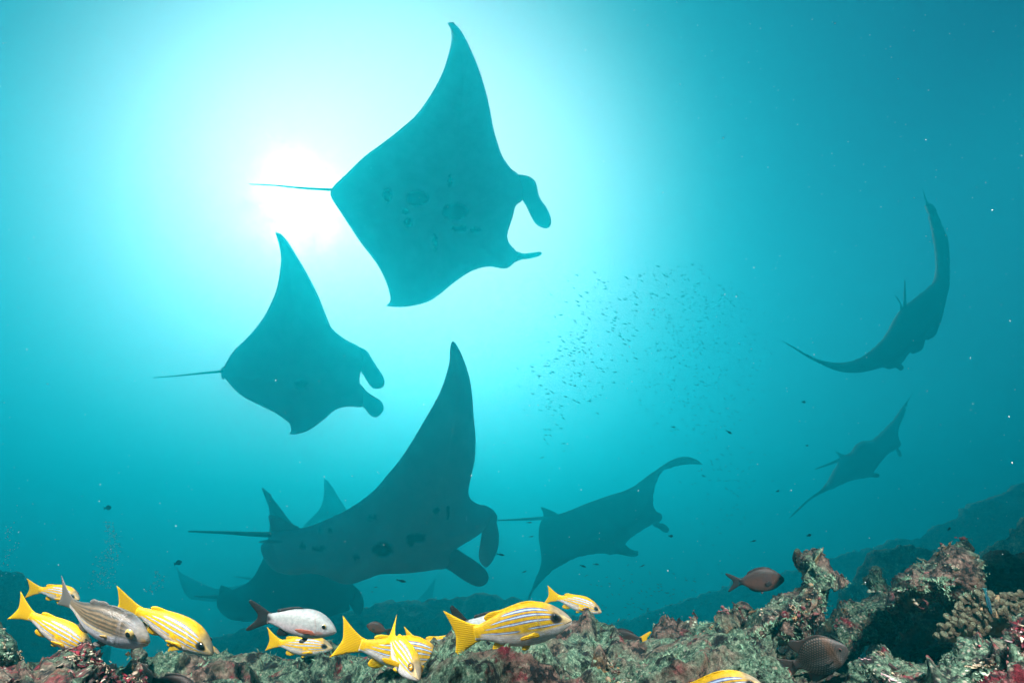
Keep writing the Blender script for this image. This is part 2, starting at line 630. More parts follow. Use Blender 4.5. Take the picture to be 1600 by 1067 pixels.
manta('big dark manta ray low in the centre with one wing raised straight up', 5.0, .08, .3,
      M('706,533.5 711.5,536 721,553 729,574 735,597 738.5,624 740,651 743,681 742,716 736.5,743 732,766 735,779 746,787 760,792 768,802 762,818 '
        '753,830 736.5,841 721,850.5 713.5,857 712,872 698,885 683,887 663.5,890 637,893 598,894 579,900.5 556,908 537,909 521,904 506,897 '
        '490.5,893.5 460,895 437,891 421.5,881 412,868 408,858 409,850.5 418,846 422,840 425,832 442,829 467.5,826 490.5,820 529,803.5 560,785 586.5,764 '
        '606,741 625,718 644,689 663.5,656 679,629.5 688.5,610 696,589 702,566 703,547'),
      [(M('752,790 762,791 771,797 777,806 776,816 779,830 779.5,843 777,860 769,877 760,886 752,881 748,868 750,850 753,830 750,812'), .12),
       (M('700,866 711,857 727,866 744,877 758,889 763.5,900.5 760,911 748,916 735,912 721,903.5 706,893 694,884'), -.18)],
      M('425,835 390,834 356,832 294.5,830'), M('419.5,806 429,805 441,810 456,818 469.5,826 455,838 435,840 423,839 423,824'),
      tone=0.5, step=3.4, thick=.27, reach=75, tail_w=.03,
      spots=[(598, 858, 15, 11), (650, 840, 14, 7), (641, 846, 5, 7), (581, 808, 7, 3.5), (681.5, 797.5, 4, 5), (498, 829, 4.5, 2.5), (515.5, 830.5, 4, 3),
             (473, 852, 4.5, 3.5), (498, 857, 10, 3), (556, 870, 5, 4), (700, 800, 2, 10)],
      slits=[M('668,822 664,838 658,856'), M('683,816 680,834 674,856'), M('699,811 697,830 690,854'), M('714,808 713,826 706,848'), M('729,806 728,820 722,838')],
      pelvic=[M('404,847 420,843 450,845 480,846 470,851 430,849')])

manta('dark manta ray right of centre with one wing tip curling over and one pointing down', 7.6, .25, .15,
      M('1098,725 1092,720 1080,714.6 1069.6,713 1056.5,715.4 1043,722 1030,731 1012,743 993.5,757.4 975,766.6 954,773 930.6,781 909.6,789 891,796.8 '
        '873,803 850.5,808.6 845,815 842,827 842,842.7 844.5,858.4 846,874 842.7,890 836,905.7 829,924 821.7,943 827.7,934.5 836,919 848,905.7 862,891 '
        '878,881 896.4,871.6 915,866 938.4,864 962,865 974,860 976.5,848 985.7,838.8 1001.4,828.3 1016,819.6 1024,816 1030,814 1034.7,806 1033,802 '
        '1026,799.4 1022,793 1020,785 1020.6,772 1023.7,756 1030,741.7 1037,733.8 1048.6,730 1067,726 1082.8,725'),
      [(M('950,866 964.7,865 980.4,868.4 991,869.5 998,866 997.5,861 991,859.7 983,856 976,850 965,848'), -.1),
       (M('1018,816 1027,817 1033,817 1040.8,820.4 1046,827 1043.4,831.7 1037,831 1030,825.6 1022,822'), .1)],
      M('850,809 820,811 800,812 776,812.5'), M('845,792 857,795.5 873,804 865,812 850.5,812 848.7,800.7'), tone=0.07, thick=.3, reach=60, step=4, tail_w=.03, curl=.02)

manta('thin curved dark manta ray far right banking with both wing tips swept up', 7.0, .2, 0.0,
      M('1442,296.5 1449,314.5 1459.5,334 1467,355 1473.6,373 1476.6,394 1477,418 1476,445 1471.5,466 1465.5,490 1460,508 1455,520 1453.5,529 1447.5,530.5 '
        '1438.5,531.4 1434,535 1433.4,547 1426.5,553 1421.4,548.5 1416,550 1407,560.5 1400,571 1389,577 1380,574 1362,578.5 1344,582 1326,582.4 '
        '1305,578.5 1284,569.5 1263,559 1242,545.5 1220.4,532 1236,539.5 1260,553 1281,562 1305,566.5 1326,565 1347,557.5 1368,542.5 1386,523 1398,502 '
        '1407,487 1419,475 1437,460 1452,448 1462.5,437.5 1465.5,421 1465,400 1462.5,379 1458,356.5 1452,334 1445.4,313'),
      [M('1392,570 1404,566.5 1412.4,574 1407,579 1399,574 1390,577'), M('1444,524 1453,520 1455,527 1451,531 1446,530')],
      M('1413.6,480 1414,465 1413.8,450 1413.6,438'), M('1398,461.5 1404,467 1411.5,481 1416,487 1407,488 1406,475'), tone=0.03, thick=.3, reach=40, step=3.5, tail_w=.025)

manta('small faint manta ray at far right, wings stretched diagonally above the reef slope', 9.0, .2, -.2,
      M('1439.5,591.7 1431.6,603.6 1421.5,620.5 1410,636 1400,651 1388,664 1375.4,676.7 1362,687.5 1346,689 1338,694.7 1332.7,703.7 1321.4,710.4 '
        '1312.5,715 1310,724 1303.5,735 1294.5,751 1283,764.4 1267.5,775.7 1249.5,791.4 1232,810 1245,800.4 1263,783.5 1276.5,774.5 1290,767.8 1308,760 '
        '1326,752 1344,747.6 1356,744 1362,737.4 1371,725 1382,712.7 1393.4,704.8 1402,700 1403.5,690 1400,683.5 1399.7,672 1404.7,658.7 1412.5,642 '
        '1421.5,622.7 1430.5,606'),
      [M('1350,746 1359.7,745.3 1372,746 1374.3,741 1365,738.5 1355,738'), M('1399,701 1403,700.5 1407.4,706 1409,712.7 1405,713.5 1402,708')],
      M('1312.5,718 1298,724 1273,733'), M('1305,705 1312.5,707.7 1322.6,712.7 1314,718 1311,712'), tone=0.03, thick=.34, reach=40, step=3.5, tail_w=.03)

manta('shadowy manta ray swimming close below the big central manta, lobes curled down', 6.8, .1, .3,
      M('408.5,761.5 417,767 429,781.7 442,798.8 455,816 468,830 490,848 515,868 535,892 552,913 556,930 545,945 530,957 513,961.5 476,967 424,968 387,968 '
        '363,964 347.6,955 338.4,943 339,934 345,926 363,921 382,913 396,901 405,885 412,870 417,850 421,825 421,799 417,783'),
      [M('530,912 540,910 552.4,914 563,924.8 568,938 567,952 561,961 555,958 550,950 544.5,940.5 538,931'),
       M('520,940 536.6,936 544.5,943 547,952 536.6,956 526,959 515,958')],
      M('342,932.5 320,932 304,931'), M('344.5,915 350,915 363,921.6 358,932 346,934 342,930'), tone=0.1, thick=.3, reach=60, tail_w=.028)

manta('ghostly far manta ray, two wing tips showing past the nearer mantas', 11.0, .1, .3,
      M('506.5,747 513,751.5 523.5,767 531,780 539,792 545,812 535,840 515,865 480,892 440,912 400,925 365,935 337,938 315,936 300,934 291,925 287,919.5 '
        '279,898.5 275.4,884 283,894.6 300,904 319,913 337,919.5 365,916 390,908 415,890 440,868 458,845 473.6,822 492,804 502,790 506,770'),
      [M('500,872 512,876 520,888 512,892 500,884')], M('395,905 380,902 365,900'), None, tone=0.1, thick=.4, reach=50, tail_w=.03)

manta('faintest distant manta ray, one wing tip rising behind the dark far reef mound', 16.0, 0, .2,
      M('681,902 679,915 676,930 680,945 690,958 680,968 655,972 630,968 622,958 635,948 650,938 664,925 673,912'),
      [M('684,955 692,953 697,958 690,962')], M('625,962 610,960 598,959'), None, tone=0.1, thick=.4, reach=25, step=4, tail_w=.03)

# ------------------------------------------------------------------ sea bed and far reef
FAR = rock_mat('far_reef_rock', turf=.6, red=.1, pale=.0, brown=.35, seed=4, bump=1.0, sc=.35, gain=1.1)
BOUNCE_SAND, sn_, sb_ = new_mat('light_bounce_sand')  # pale sand added to reflect light up onto the manta bellies
stc = node(sn_, 'ShaderNodeTexCoord')
sno = node(sn_, 'ShaderNodeTexNoise', Scale=.8, Detail=8.0, Roughness=.7)
sn_.links.new(stc.outputs['Object'], sno.inputs['Vector'])
sn_.links.new(ramp(sn_, sno.outputs['Fac'], [(.3, (.22, .20, .16)), (.6, (.55, .52, .44))]), sb_.inputs['Base Color'])
sb_.inputs['Roughness'].default_value = .9
BASE = rock_mat('reef_rock_turf', turf=.62, red=.34, pale=.35, brown=.55, seed=1)


def lerp_line(pts, x):
    if x <= pts[0][0]: return pts[0][1]
    for (x0, y0), (x1, y1) in zip(pts, pts[1:]):
        if x <= x1: return y0 + (y1 - y0) * (x - x0) / (x1 - x0)
    return pts[-1][1]


def smooth_line(pts, step=10):
    return [(p.x, p.y) for p in smooth_loop(pts, step, closed=False)]


def rugged(p, scales):
    """Broken reef relief: ridged noise at several sizes, (size, height) in metres."""
    s = 0.0
    for size, h in scales:
        s += h * (.6 - 1.6 * abs(noise.noise(p / size)) + .5 * noise.noise(p / size * .47 + Vector((5, 2, 9))))
    return s


n = 120
verts, faces = [], []
for j in range(n + 1):
    for i in range(n + 1):
        x, y = -48 + 92 * i / n, -9 + 75 * j / n
        verts.append(Vector((x, y, -3.4 + .6 * noise.noise(Vector((x / 4, y / 4, 0))) + .2 * noise.noise(Vector((x, y, 3))))))
for j in range(n):
    for i in range(n):
        a = j * (n + 1) + i
        faces.append((a, a + 1, a + n + 2, a + n + 1))
seabed = mesh_obj('seabed', verts, faces, BOUNCE_SAND)
tag(seabed, 'sea bed paled to bounce light upward, fading into the turquoise distance', 'sea bed', kind='structure')


def ridge(name, label, crest, d0, d1, drop, mat, rows=70, step=5, front=1.2, back=2.0, scales=((.6, .14), (.25, .07), (.1, .03)), slope=1.0):
    """A ridge of reef whose crest runs along the given line, depth d0 at its left end and d1 at its right."""
    line = smooth_line(crest, 12)
    x0, x1 = crest[0][0], crest[-1][0]
    cols = int((x1 - x0) / step)
    verts, faces = [], []
    for j in range(rows + 1):
        t = j / rows * 2 - 1                      # -1 foot in front, 0 crest, 1 foot behind
        for i in range(cols + 1):
            x = x0 + (x1 - x0) * i / cols
            d = d0 + (d1 - d0) * (i / cols)
            c = at(x, lerp_line(line, x), d)
            run = (-front if t < 0 else back) * abs(t) ** 1.15
            p = c + Vector((0, run, -drop * abs(t) ** 1.5 * slope))
            q = Vector((p.x, p.y, p.z))
            k = rugged(q, scales)
            p = p + Vector((.25 * k * noise.noise(q * 3), -.5 * k * (1 if t < 0 else -1), .8 * k - scales[0][1] * .35))
            verts.append(p)
    for j in range(rows):
        for i in range(cols):
            a = j * (cols + 1) + i
            faces.append((a, a + 1, a + cols + 2, a + cols + 1))
    o = mesh_obj(name, verts, faces, mat)
    tag(o, label, 'reef', kind='structure')
    return o


ridge('far_reef_mound', 'dark far reef mound low behind the fish', [(330, 1000), (430, 975), (500, 960), (560, 947), (600, 938), (650, 937), (700, 935), (750, 931), (800, 937), (840, 946), (900, 966), (980, 990)],
      15.5, 15.0, 2.2, FAR, front=2, back=4, step=4, rows=90, scales=((1.1, .22), (.45, .13), (.2, .07), (.08, .03)))
ridge('reef_slope', 'shadowy reef slope rising towards the right', [(900, 1000), (960, 975), (1000, 962), (1060, 945), (1110, 926), (1150, 910), (1200, 901), (1250, 888), (1300, 872), (1340, 860), (1400, 846), (1450, 826),
      (1500, 800), (1550, 778), (1600, 755), (1750, 690), (1950, 620)], 19.0, 11.5, 4.6, FAR, front=1.5, back=2.5, step=3, rows=120, scales=((.8, .20), (.32, .12), (.13, .06), (.05, .025)))
ridge('reef_slope', 'nearer shadowy reef hump behind the right hand rocks', [(1290, 960), (1330, 905), (1352, 872), (1380, 853), (1410, 850), (1450, 858), (1490, 862), (1530, 866), (1560, 838), (1600, 812), (1700, 770), (1850, 700)],
      7.0, 5.2, 3.0, FAR, front=.8, back=1.0, step=3, rows=110, scales=((.4, .10), (.16, .06), (.06, .03), (.025, .012)))
ridge('reef_slope', 'dark blurred reef edge at far left behind the fish', [(-400, 800), (-200, 830), (-60, 868), (0, 886), (35, 898), (70, 918), (100, 942), (130, 972), (170, 1010)], 9.0, 10.0, 2.8, FAR, front=.7, back=1.2, step=4, rows=90, scales=((.4, .10), (.16, .06), (.06, .03)))

# ------------------------------------------------------------------ the near reef
CREST = [(-500, 985), (-150, 1000), (0, 1038), (100, 1048), (180, 1052), (205, 1034), (234, 1023), (255, 1025), (274, 1031), (299, 1025), (318, 1025), (336, 1026), (349, 1030), (367, 1035),
         (405, 1039), (437, 1037), (453, 1042), (476, 1042), (487, 1030), (503, 1022), (529, 1026), (560, 1029), (610, 1027), (660, 1019), (700, 1013), (740, 1012), (840, 1015), (1000, 1012),
         (1100, 1010), (1190, 1030), (1260, 1062), (1330, 1050), (1420, 1022), (1500, 1005), (1600, 985), (1900, 960), (2200, 950)]
cl = smooth_line(CREST, 6)
cols, rows = 640, 190
verts, faces = [], []
NEAR = ((.26, .085), (.11, .055), (.04, .022), (.014, .008))
for j in range(rows + 1):
    t = j / rows
    for i in range(cols + 1):
        x = -450 + 2600 * i / cols
        yc = lerp_line(cl, x)
        dc = 1.42 + .15 * math.sin(x / 190) + .10 * math.sin(x / 71 + 1)
        cave = sum(a_ * math.exp(-((x - x_) / w_) ** 2) for x_, w_, a_ in ((1262, 62, .42), (1440, 42, .3), (205, 24, .3)))
        if t < .62:                                   # the face towards the lens
            q = 1 - t / .62
            p = at(x, yc + 150 * q ** 1.3, dc - .62 * q ** .9 + cave * max(0, 1 - abs(q - .25) / .3))
            if q > .8: p.z -= (q - .8) * 2.2
        else:                                         # falling away behind
            q = (t - .62) / .38
            c = at(x, yc, dc)
            p = c + Vector((0, 1.0 * q, -1.3 * q ** 1.6))
        k = rugged(p, NEAR)
        edge = 1 - max(0, 1 - abs(t - .62) / .1) * .55
        p = p + Vector((.25 * k, -.45 * k, .75 * k * edge - .012))
        verts.append(p)
for j in range(rows):
    for i in range(cols):
        a = j * (cols + 1) + i
        faces.append((a, a + 1, a + cols + 2, a + cols + 1))
reef = mesh_obj('reef', verts, faces, BASE)
tag(reef, 'near reef crest overgrown with grey green turf and maroon crust', 'reef', kind='structure')


def blades(name, pts, nrm, count, length, mat, parent, origin, seed=1, up=.1, width=.12):
    """Tufts of turf algae standing on a surface: one joined mesh of thin tapering blades."""
    r = random.Random(seed)
    ok = [i for i, q in enumerate(nrm) if q.z > up and q.y < .75]
    if not ok: return None
    V, Fc = [], []
    for _ in range(count):
        i = r.choice(ok)
        p, nn = pts[i], nrm[i]
        if noise.noise(p * 14) < -.12: continue
        for _k in range(3):
            dirn = (nn + Vector((r.gauss(0, .55), r.gauss(0, .55), r.gauss(.35, .4)))).normalized()
            L = length * r.uniform(.4, 1.5)
            side = dirn.cross(Vector((r.random() - .5, r.random() - .5, r.random() - .5))).normalized() * L * width
            b0 = p + Vector((r.gauss(0, .004), r.gauss(0, .004), 0)) - nn * .002
            m = b0 + dirn * L * .55
            tip = b0 + (dirn + Vector((r.gauss(0, .3), r.gauss(0, .3), 0))).normalized() * L
            k = len(V)
            V += [b0 - side - origin, b0 + side - origin, m + side * .8 - origin, m - side * .8 - origin, tip - origin]
            Fc += [(k, k + 1, k + 2, k + 3), (k + 3, k + 2, k + 4)]
    o = mesh_obj(name, V, Fc, mat, parent)
    tag(o, kind='stuff')
    return o


def turf_mat(name, a, b_, c_):
    m, n, b = new_mat(name)
    tc = node(n, 'ShaderNodeTexCoord')
    no = node(n, 'ShaderNodeTexNoise', Scale=45.0, Detail=5.0, Roughness=.7)
    n.links.new(tc.outputs['Object'], no.inputs['Vector'])
    n.links.new(ramp(n, no.outputs['Fac'], [(.3, a), (.5, b_), (.7, c_)]), b.inputs['Base Color'])
    b.inputs['Roughness'].default_value = .8
    b.inputs['Specular IOR Level'].default_value = .1
    return m


TURF = turf_mat('turf_algae', (.03, .06, .04), (.11, .22, .14), (.32, .42, .28))
nr = [v.normal.copy() for v in reef.data.vertices]
pt = [v.co.copy() for v in reef.data.vertices]
keep = [i for i in range(len(pt)) if i // (cols + 1) > 45 and i // (cols + 1) < 140 and 100 < i % (cols + 1) < 560]
tf = blades('algae_turf', [pt[i] for i in keep], [nr[i] for i in keep], 3200, .008, TURF, None, Vector((0, 0, 0)), 5)
tag(tf, 'short grey green turf algae fringing the near reef crest', 'turf algae')


def relax(pts, faces, amount=.3):
    """One smoothing pass, so that steep places do not break into splinters."""
    acc = [Vector((0, 0, 0)) for _ in pts]
    cnt = [0] * len(pts)
    for f in faces:
        for a, b in zip(f, f[1:] + f[:1]):
            acc[a] += pts[b]; cnt[a] += 1
            acc[b] += pts[a]; cnt[b] += 1
    return [p.lerp(a / c, amount) if c else p for p, a, c in zip(pts, acc, cnt)]


GROWTH = skin_mat('encrusting_growth', .7, 90.0, .5, .2)
PALETTES = {
    'mixed': [(.36, .30, .22), (.12, .03, .035), (.24, .15, .07), (.34, .40, .30), (.09, .05, .03), (.18, .07, .07), (.14, .20, .14), (.03, .03, .03), (.13, .19, .13), (.22, .16, .10)],
    'red': [(.20, .015, .03), (.55, .46, .34), (.22, .03, .045), (.48, .40, .28), (.30, .13, .12), (.03, .02, .02), (.10, .01, .02), (.60, .55, .42)],
    'turf': [(.30, .40, .30), (.45, .48, .38), (.24, .05, .07), (.40, .32, .22), (.14, .22, .16), (.36, .25, .26)],
}
LUMP = []
for j in range(5):
    for k in range(7):
        ph, th = math.pi * (j + .02) / 8.2, 2 * math.pi * (k + .5 * (j % 2)) / 7
        LUMP.append(Vector((math.sin(ph) * math.cos(th), math.sin(ph) * math.sin(th), math.cos(ph))))
LUMP_F = [(j * 7 + k, (j + 1) * 7 + k, (j + 1) * 7 + (k + 1) % 7, j * 7 + (k + 1) % 7) for j in range(4) for k in range(7)]


def growth(pts, nrm, count, palette, parent, origin, seed, size=.0038):
    """Small sponges, barnacles, coralline nodules and bits of coral crusting a rock: one joined mesh."""
    r = random.Random(seed + 50)
    V, Fc, C = [], [], []
    for _ in range(count):
        i = r.randrange(len(pts))
        p, nn = pts[i], nrm[i]
        if nn.y > .6 or noise.noise(p * 9) < -.02: continue
        col = r.choice(PALETTES[palette])
        for _k in range(r.randint(2, 9)):                     # they come in clusters of one kind
            t1 = nn.cross(Vector((.3, .5, .8))).normalized()
            t2 = nn.cross(t1)
            s = size * math.exp(r.gauss(-.35, .45))
            c = p + t1 * r.gauss(0, size * 1.9) + t2 * r.gauss(0, size * 1.9)
            h = r.choice((.35, .5, .8, 1.2))
            k = len(V)
            for q in LUMP:
                w = 1 + .5 * noise.noise(q * 1.7 + Vector((k * .37, seed, 0)))
                V.append(c + (t1 * q.x * s + t2 * q.y * s * .8 + nn * (q.z * h - .25) * s) * w - origin)
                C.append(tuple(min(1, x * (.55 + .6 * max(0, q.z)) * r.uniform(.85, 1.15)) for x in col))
            Fc += [tuple(a + k for a in f) for f in LUMP_F]
    if not V: return
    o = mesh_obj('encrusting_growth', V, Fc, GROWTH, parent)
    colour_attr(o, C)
    tag(o, kind='stuff')


def rock(name, label, cat, outline, depth, gy, thick, mat, reach=44, step=2.6, rough=((.16, .055), (.065, .034), (.022, .012), (.008, .004)), turf=1200, gx=0.0, power=.8, holes=(), lumps=(), tl=.009, seed=2, back=1.2, grow=260, palette='mixed'):
    cx = sum(p[0] for p in outline) / len(outline)
    cy = sum(p[1] for p in outline) / len(outline)
    origin = at(cx, cy, depth)
    def dep(x, y):
        return depth + gx * (x - cx) / 100 - .45 * gy * (y - cy) / 100

    v, f, flat, side = inflate(outline, step, lambda x, y: Vector((x, y, 0)), 1.0, reach, power)
    v = [at(q.x, q.y, dep(q.x, q.y) - thick * abs(p.z) * (1 if sd > 0 else -back)) for p, q, sd in zip(v, flat, side)]
    me = bpy.data.meshes.new(name)
    me.from_pydata([tuple(p) for p in v], [], f)
    me.update()
    nn = [x.normal.copy() for x in me.vertices]
    out = []
    for p, q, fl in zip(v, nn, flat):
        k = rugged(p + Vector((depth, seed, 0)), rough)
        for (hx, hy, hr, hd) in holes:
            dd = math.hypot(fl.x - hx, fl.y - hy) / hr
            if dd < 1.6: k -= hd * math.exp(-dd * dd * 1.6)
        for (hx, hy, hr, hd) in lumps:
            dd = math.hypot(fl.x - hx, fl.y - hy) / hr
            if dd < 1.2: k += hd * .8 * max(0, 1 - (dd / 1.2) ** 2) ** 1.5
        out.append(p + q * k)
    out = relax(out, f)
    bpy.data.meshes.remove(me)
    o = mesh_obj(name, [p - origin for p in out], f, mat, None, loc=origin)
    tag(o, label, cat)
    if grow:
        nr = [x.normal.copy() for x in o.data.vertices]
        growth([p for p, s in zip(out, side) if s > 0], [q for q, s in zip(nr, side) if s > 0], grow, palette, o, origin, seed)
    if turf:
        nr = [x.normal.copy() for x in o.data.vertices]
        blades('algae_turf', [p for p, s in zip(out, side) if s > 0], [q for q, s in zip(nr, side) if s > 0], int(turf * .6), tl * .85, TURF, o, origin, seed)
    return o


R_SLAB = rock_mat('slab_rock', turf=.62, red=.28, pale=.5, brown=.9, seed=11)
R_RED = rock_mat('red_crusted_rock', turf=.14, red=.62, pale=1.0, brown=.4, seed=17, sc=.9)
R_MOUND = rock_mat('mound_rock', turf=.52, red=.34, pale=.3, brown=.75, seed=23)
R_RIGHT = rock_mat('right_rock', turf=.5, red=.3, pale=.4, brown=.85, seed=31)
R_TURF = rock_mat('turf_rock', turf=.75, red=.42, pale=.75, brown=.3, seed=37)
R_GREY = rock_mat('grey_rock', turf=.75, red=.15, pale=.25, brown=.4, seed=41)
R_SHADE_SPONGE = rock_mat('shade_and_sponge_rock', turf=.3, red=.1, pale=.05, brown=.5, seed=47, gain=.4)  # gain puts hollow and overhang shade into the colour; sponge is simply dark

rock('reef_boulder', 'boulder crusted in maroon and cream below the left hand yellow fish', 'boulder',
     M('-60,1030 -10,1040 20,1026 36,1020 44,1018 58,1015 69,1012 84,1014 92,1010 97,1003 104,1002 113,1006 121,1006 135,1006 149,1013 164,1022 177,1038 187,1052 196,1070 205,1110 60,1160 -60,1140'),
     .95, .25, .16, R_RED, reach=55, turf=150, lumps=((100, 1008, 12, .02), (60, 1030, 22, .02), (20, 1040, 18, .02), (130, 1030, 16, .02)), rough=((.08, .022), (.03, .014), (.012, .008)), palette='red', grow=2200, seed=3)
rock('reef_boulder', 'rounded grey turf covered rock at the left picture edge', 'boulder',
     M('-90,950 -40,957 -10,966 4,973 16,982 27,998 33,1014 34,1034 20,1050 -40,1060 -100,1050'), 1.12, .1, .1, R_GREY, reach=35, turf=500, rough=((.05, .008), (.016, .005)), palette='turf', grow=60, seed=4)
rock('coral_lump', 'small bright knobbly coral lump at the bottom left edge', 'coral',
     M('196,1058 203,1050 210,1053 215,1049 221,1054 228,1060 230,1075 222,1090 200,1090 193,1074'), .98, .1, .035, R_RED, reach=10, step=1.6, turf=0, rough=((.03, .01), (.012, .008)), palette='red', grow=60, seed=5)
rock('reef_boulder', 'brown stump of rock under the nose of the silver fish', 'boulder',
     M('204,1020 212,1014 222,1015 230,1022 232,1034 238,1046 240,1070 222,1080 208,1062 200,1040'), 1.2, .1, .06, R_SLAB, reach=14, step=2, turf=80, rough=((.05, .012), (.02, .008)), seed=6)
rock('reef_mound', 'broad turf and maroon mound in front of the big yellow fish', 'reef mound',
     M('690,1120 705,1055 725,1030 748,1012 772,1003 800,1002 840,1003 868,991 886,976 900,963 912,957 932,956 946,960 962,961 980,970 996,982 1012,1000 1028,1030 1040,1075 1050,1130 860,1160'),
     1.28, .35, .2, R_MOUND, reach=80, turf=2600, holes=((935, 1008, 14, .06), (730, 1052, 14, .05), (760, 1062, 10, .04)), lumps=((930, 985, 26, .02), (975, 1000, 22, .025), (880, 1040, 24, .02), (950, 1040, 22, .02)), palette='mixed', grow=750, seed=7)
rock('reef_mound', 'craggy mound with dark knob right of the central mound', 'reef mound',
     M('1000,1110 1008,1030 1014,998 1022,980 1034,965 1046,959 1058,954 1066,955 1080,963 1095,969 1106,962 1117,955 1131,945 1147,942 1168,943 1180,955 1165,980 1135,1000 1115,1030 1110,1120'),
     1.42, .3, .16, R_MOUND, reach=50, turf=1200, holes=((1085, 972, 10, .03), (1120, 985, 12, .03)), lumps=((1060, 965, 16, .02), (1050, 1010, 20, .02)), palette='mixed', grow=450, seed=8)
rock('rock_slab', 'long tilted rock slab ending in a blunt knob with two dark pits', 'rock slab',
     M('1085,1120 1082,1050 1092,1012 1110,992 1135,973 1165,951 1187,938 1203,926 1229,913 1241,904 1243,884 1247,868 1256,860 1265,857 1274,854 1284,860 1295,870 1303,880 1318,890 1337,903 1338,913 '
       '1329,921 1308,934 1297,951 1291,966 1282,978 1265,989 1244,998 1218,1017 1193,1038 1172,1058 1150,1120'),
     1.42, .25, .15, R_SLAB, reach=40, step=2.2, turf=2200, rough=((.16, .03), (.065, .018), (.022, .011), (.008, .005)), holes=((1262, 878, 6, .035), (1277, 867, 6, .035), (1225, 960, 12, .02)), lumps=((1247, 932, 12, .02), (1220, 945, 12, .018), (1270, 880, 20, .02)), palette='mixed', grow=600, seed=9)
rock('tube_sponge', 'little dark sponge standing on the knob of the slab', 'sponge',
     M('1240,880 1238,866 1240,858 1246,855 1251,859 1252,868 1249,880 1246,888'), 1.42, 0, .02, R_SHADE_SPONGE, reach=6, step=1.4, turf=0, rough=((.02, .004),), palette='mixed', grow=0, seed=10)
rock('reef_boulder', 'sloping turf covered rock between the slab and the right hand rock', 'boulder',
     M('1270,1040 1285,1003 1300,978 1325,957 1342,938 1350,910 1356,890 1366,885 1380,885 1392,896 1402,908 1420,930 1418,968 1402,990 1370,1010 1330,1030'),
     1.85, .3, .14, R_TURF, reach=40, turf=1500, seed=11, tl=.013)
rock('reef_boulder', 'tall maroon and brown rock peak at the right with a shaded underside', 'boulder',
     M('1387,952 1389,936 1395,921 1390,905 1393,889 1400,879 1409,868 1430,859 1453,857 1464,846 1479,843 1493,836 1506,830 1519,838 1527,849 1531,872 1539,888 1543,907 1537,927 '
       '1518,942 1496,952 1478,960 1462,952 1445,955 1425,948 1405,954'),
     1.5, .22, .17, R_RIGHT, reach=48, step=2.3, turf=1600, rough=((.16, .04), (.065, .022), (.022, .011), (.008, .005)), lumps=((1505, 850, 18, .025), (1440, 885, 28, .03), (1520, 900, 18, .02)), palette='mixed', grow=500, seed=12)
rock('reef_boulder', 'rock painted dark for shade in the hollow under the tall right hand peak', 'boulder',
     M('1352,1060 1366,1000 1380,965 1400,940 1440,925 1490,930 1530,925 1560,940 1570,980 1560,1040 1480,1070'), 2.05, .1, .12, R_SHADE_SPONGE, turf=150, grow=40, reach=40, seed=18)  # fills the hollow, with its shade put into the rock colour
rock('reef_boulder', 'rock with shade in its colour, in the hollow under the tilted slab', 'boulder',
     M('1170,1080 1190,1035 1220,1005 1250,985 1290,965 1325,960 1345,985 1350,1040 1330,1080 1250,1090'), 1.95, .1, .12, R_SHADE_SPONGE, turf=100, grow=40, reach=40, seed=19)  # back of the cave, coloured dark in place of shade
rock('reef_boulder', 'overhung rock darkened for shade behind the knobbly coral at right edge', 'boulder',
     M('1538,905 1548,888 1562,878 1582,864 1602,848 1640,828 1720,790 1760,960 1600,985 1540,960'), 2.15, .25, .15, R_SHADE_SPONGE, reach=40, turf=700, holes=((1570, 915, 34, .15), (1620, 920, 40, .15)), seed=13)  # overhang shade painted by the dark material, besides the carved holes
rock('reef_boulder', 'pale green turf rock with red patches across the bottom right corner', 'boulder',
     M('1318,1120 1325,1066 1335,1037 1355,1014 1381,1000 1404,1006 1424,1020 1440,1030 1459,1027 1478,1020 1494,1010 1503,997 1525,989 1541,994 1551,1001 1564,991 1580,977 1602,965 1650,940 1740,920 1760,1120 1500,1180'),
     1.0, .35, .16, R_TURF, reach=60, turf=2300, holes=((1560, 1020, 12, .04), (1460, 1050, 10, .03), (1590, 1035, 16, .05)), lumps=((1400, 1030, 30, .025), (1520, 1010, 20, .02)), palette='turf', grow=700, seed=14, rough=((.09, .024), (.035, .014), (.014, .008)))
rock('reef_boulder', 'red crusted ridge of rock at the lower right corner', 'boulder',
     M('1500,1075 1530,1045 1552,1018 1568,1003 1584,988 1604,975 1640,955 1700,950 1720,1120 1560,1150 1490,1120'), .86, .2, .10, R_RED, reach=35, turf=200, palette='red', grow=900, seed=15, rough=((.06, .02), (.025, .012), (.01, .007)))

# a head of finger coral: a solid base with blunt knobs
CORAL = turf_mat('finger_coral', (.14, .09, .05), (.26, .18, .10), (.34, .26, .16))
KNOB, kn_, kb_ = new_mat('coral_knob')
ktc = node(kn_, 'ShaderNodeTexCoord')
ksep = node(kn_, 'ShaderNodeSeparateXYZ')
kn_.links.new(ktc.outputs['Object'], ksep.inputs[0])
kno = node(kn_, 'ShaderNodeTexVoronoi', Scale=9.0)
kn_.links.new(ktc.outputs['Object'], kno.inputs['Vector'])
kz = node(kn_, 'ShaderNodeMath', operation='MULTIPLY_ADD')
kz.inputs[1].default_value = .25
kn_.links.new(kno.outputs['Distance'], kz.inputs[0]); kn_.links.new(ksep.outputs['Z'], kz.inputs[2])
kn_.links.new(ramp(kn_, kz.outputs[0], [(.25, (.10, .065, .03)), (.75, (.19, .16, .08)), (1.0, (.31, .33, .20))]), kb_.inputs['Base Color'])
kbp = node(kn_, 'ShaderNodeBump', Strength=1.0, Distance=.1)
kn_.links.new(kno.outputs['Distance'], kbp.inputs['Height']); kn_.links.new(kbp.outputs[0], kb_.inputs['Normal'])
kb_.inputs['Roughness'].default_value = .8
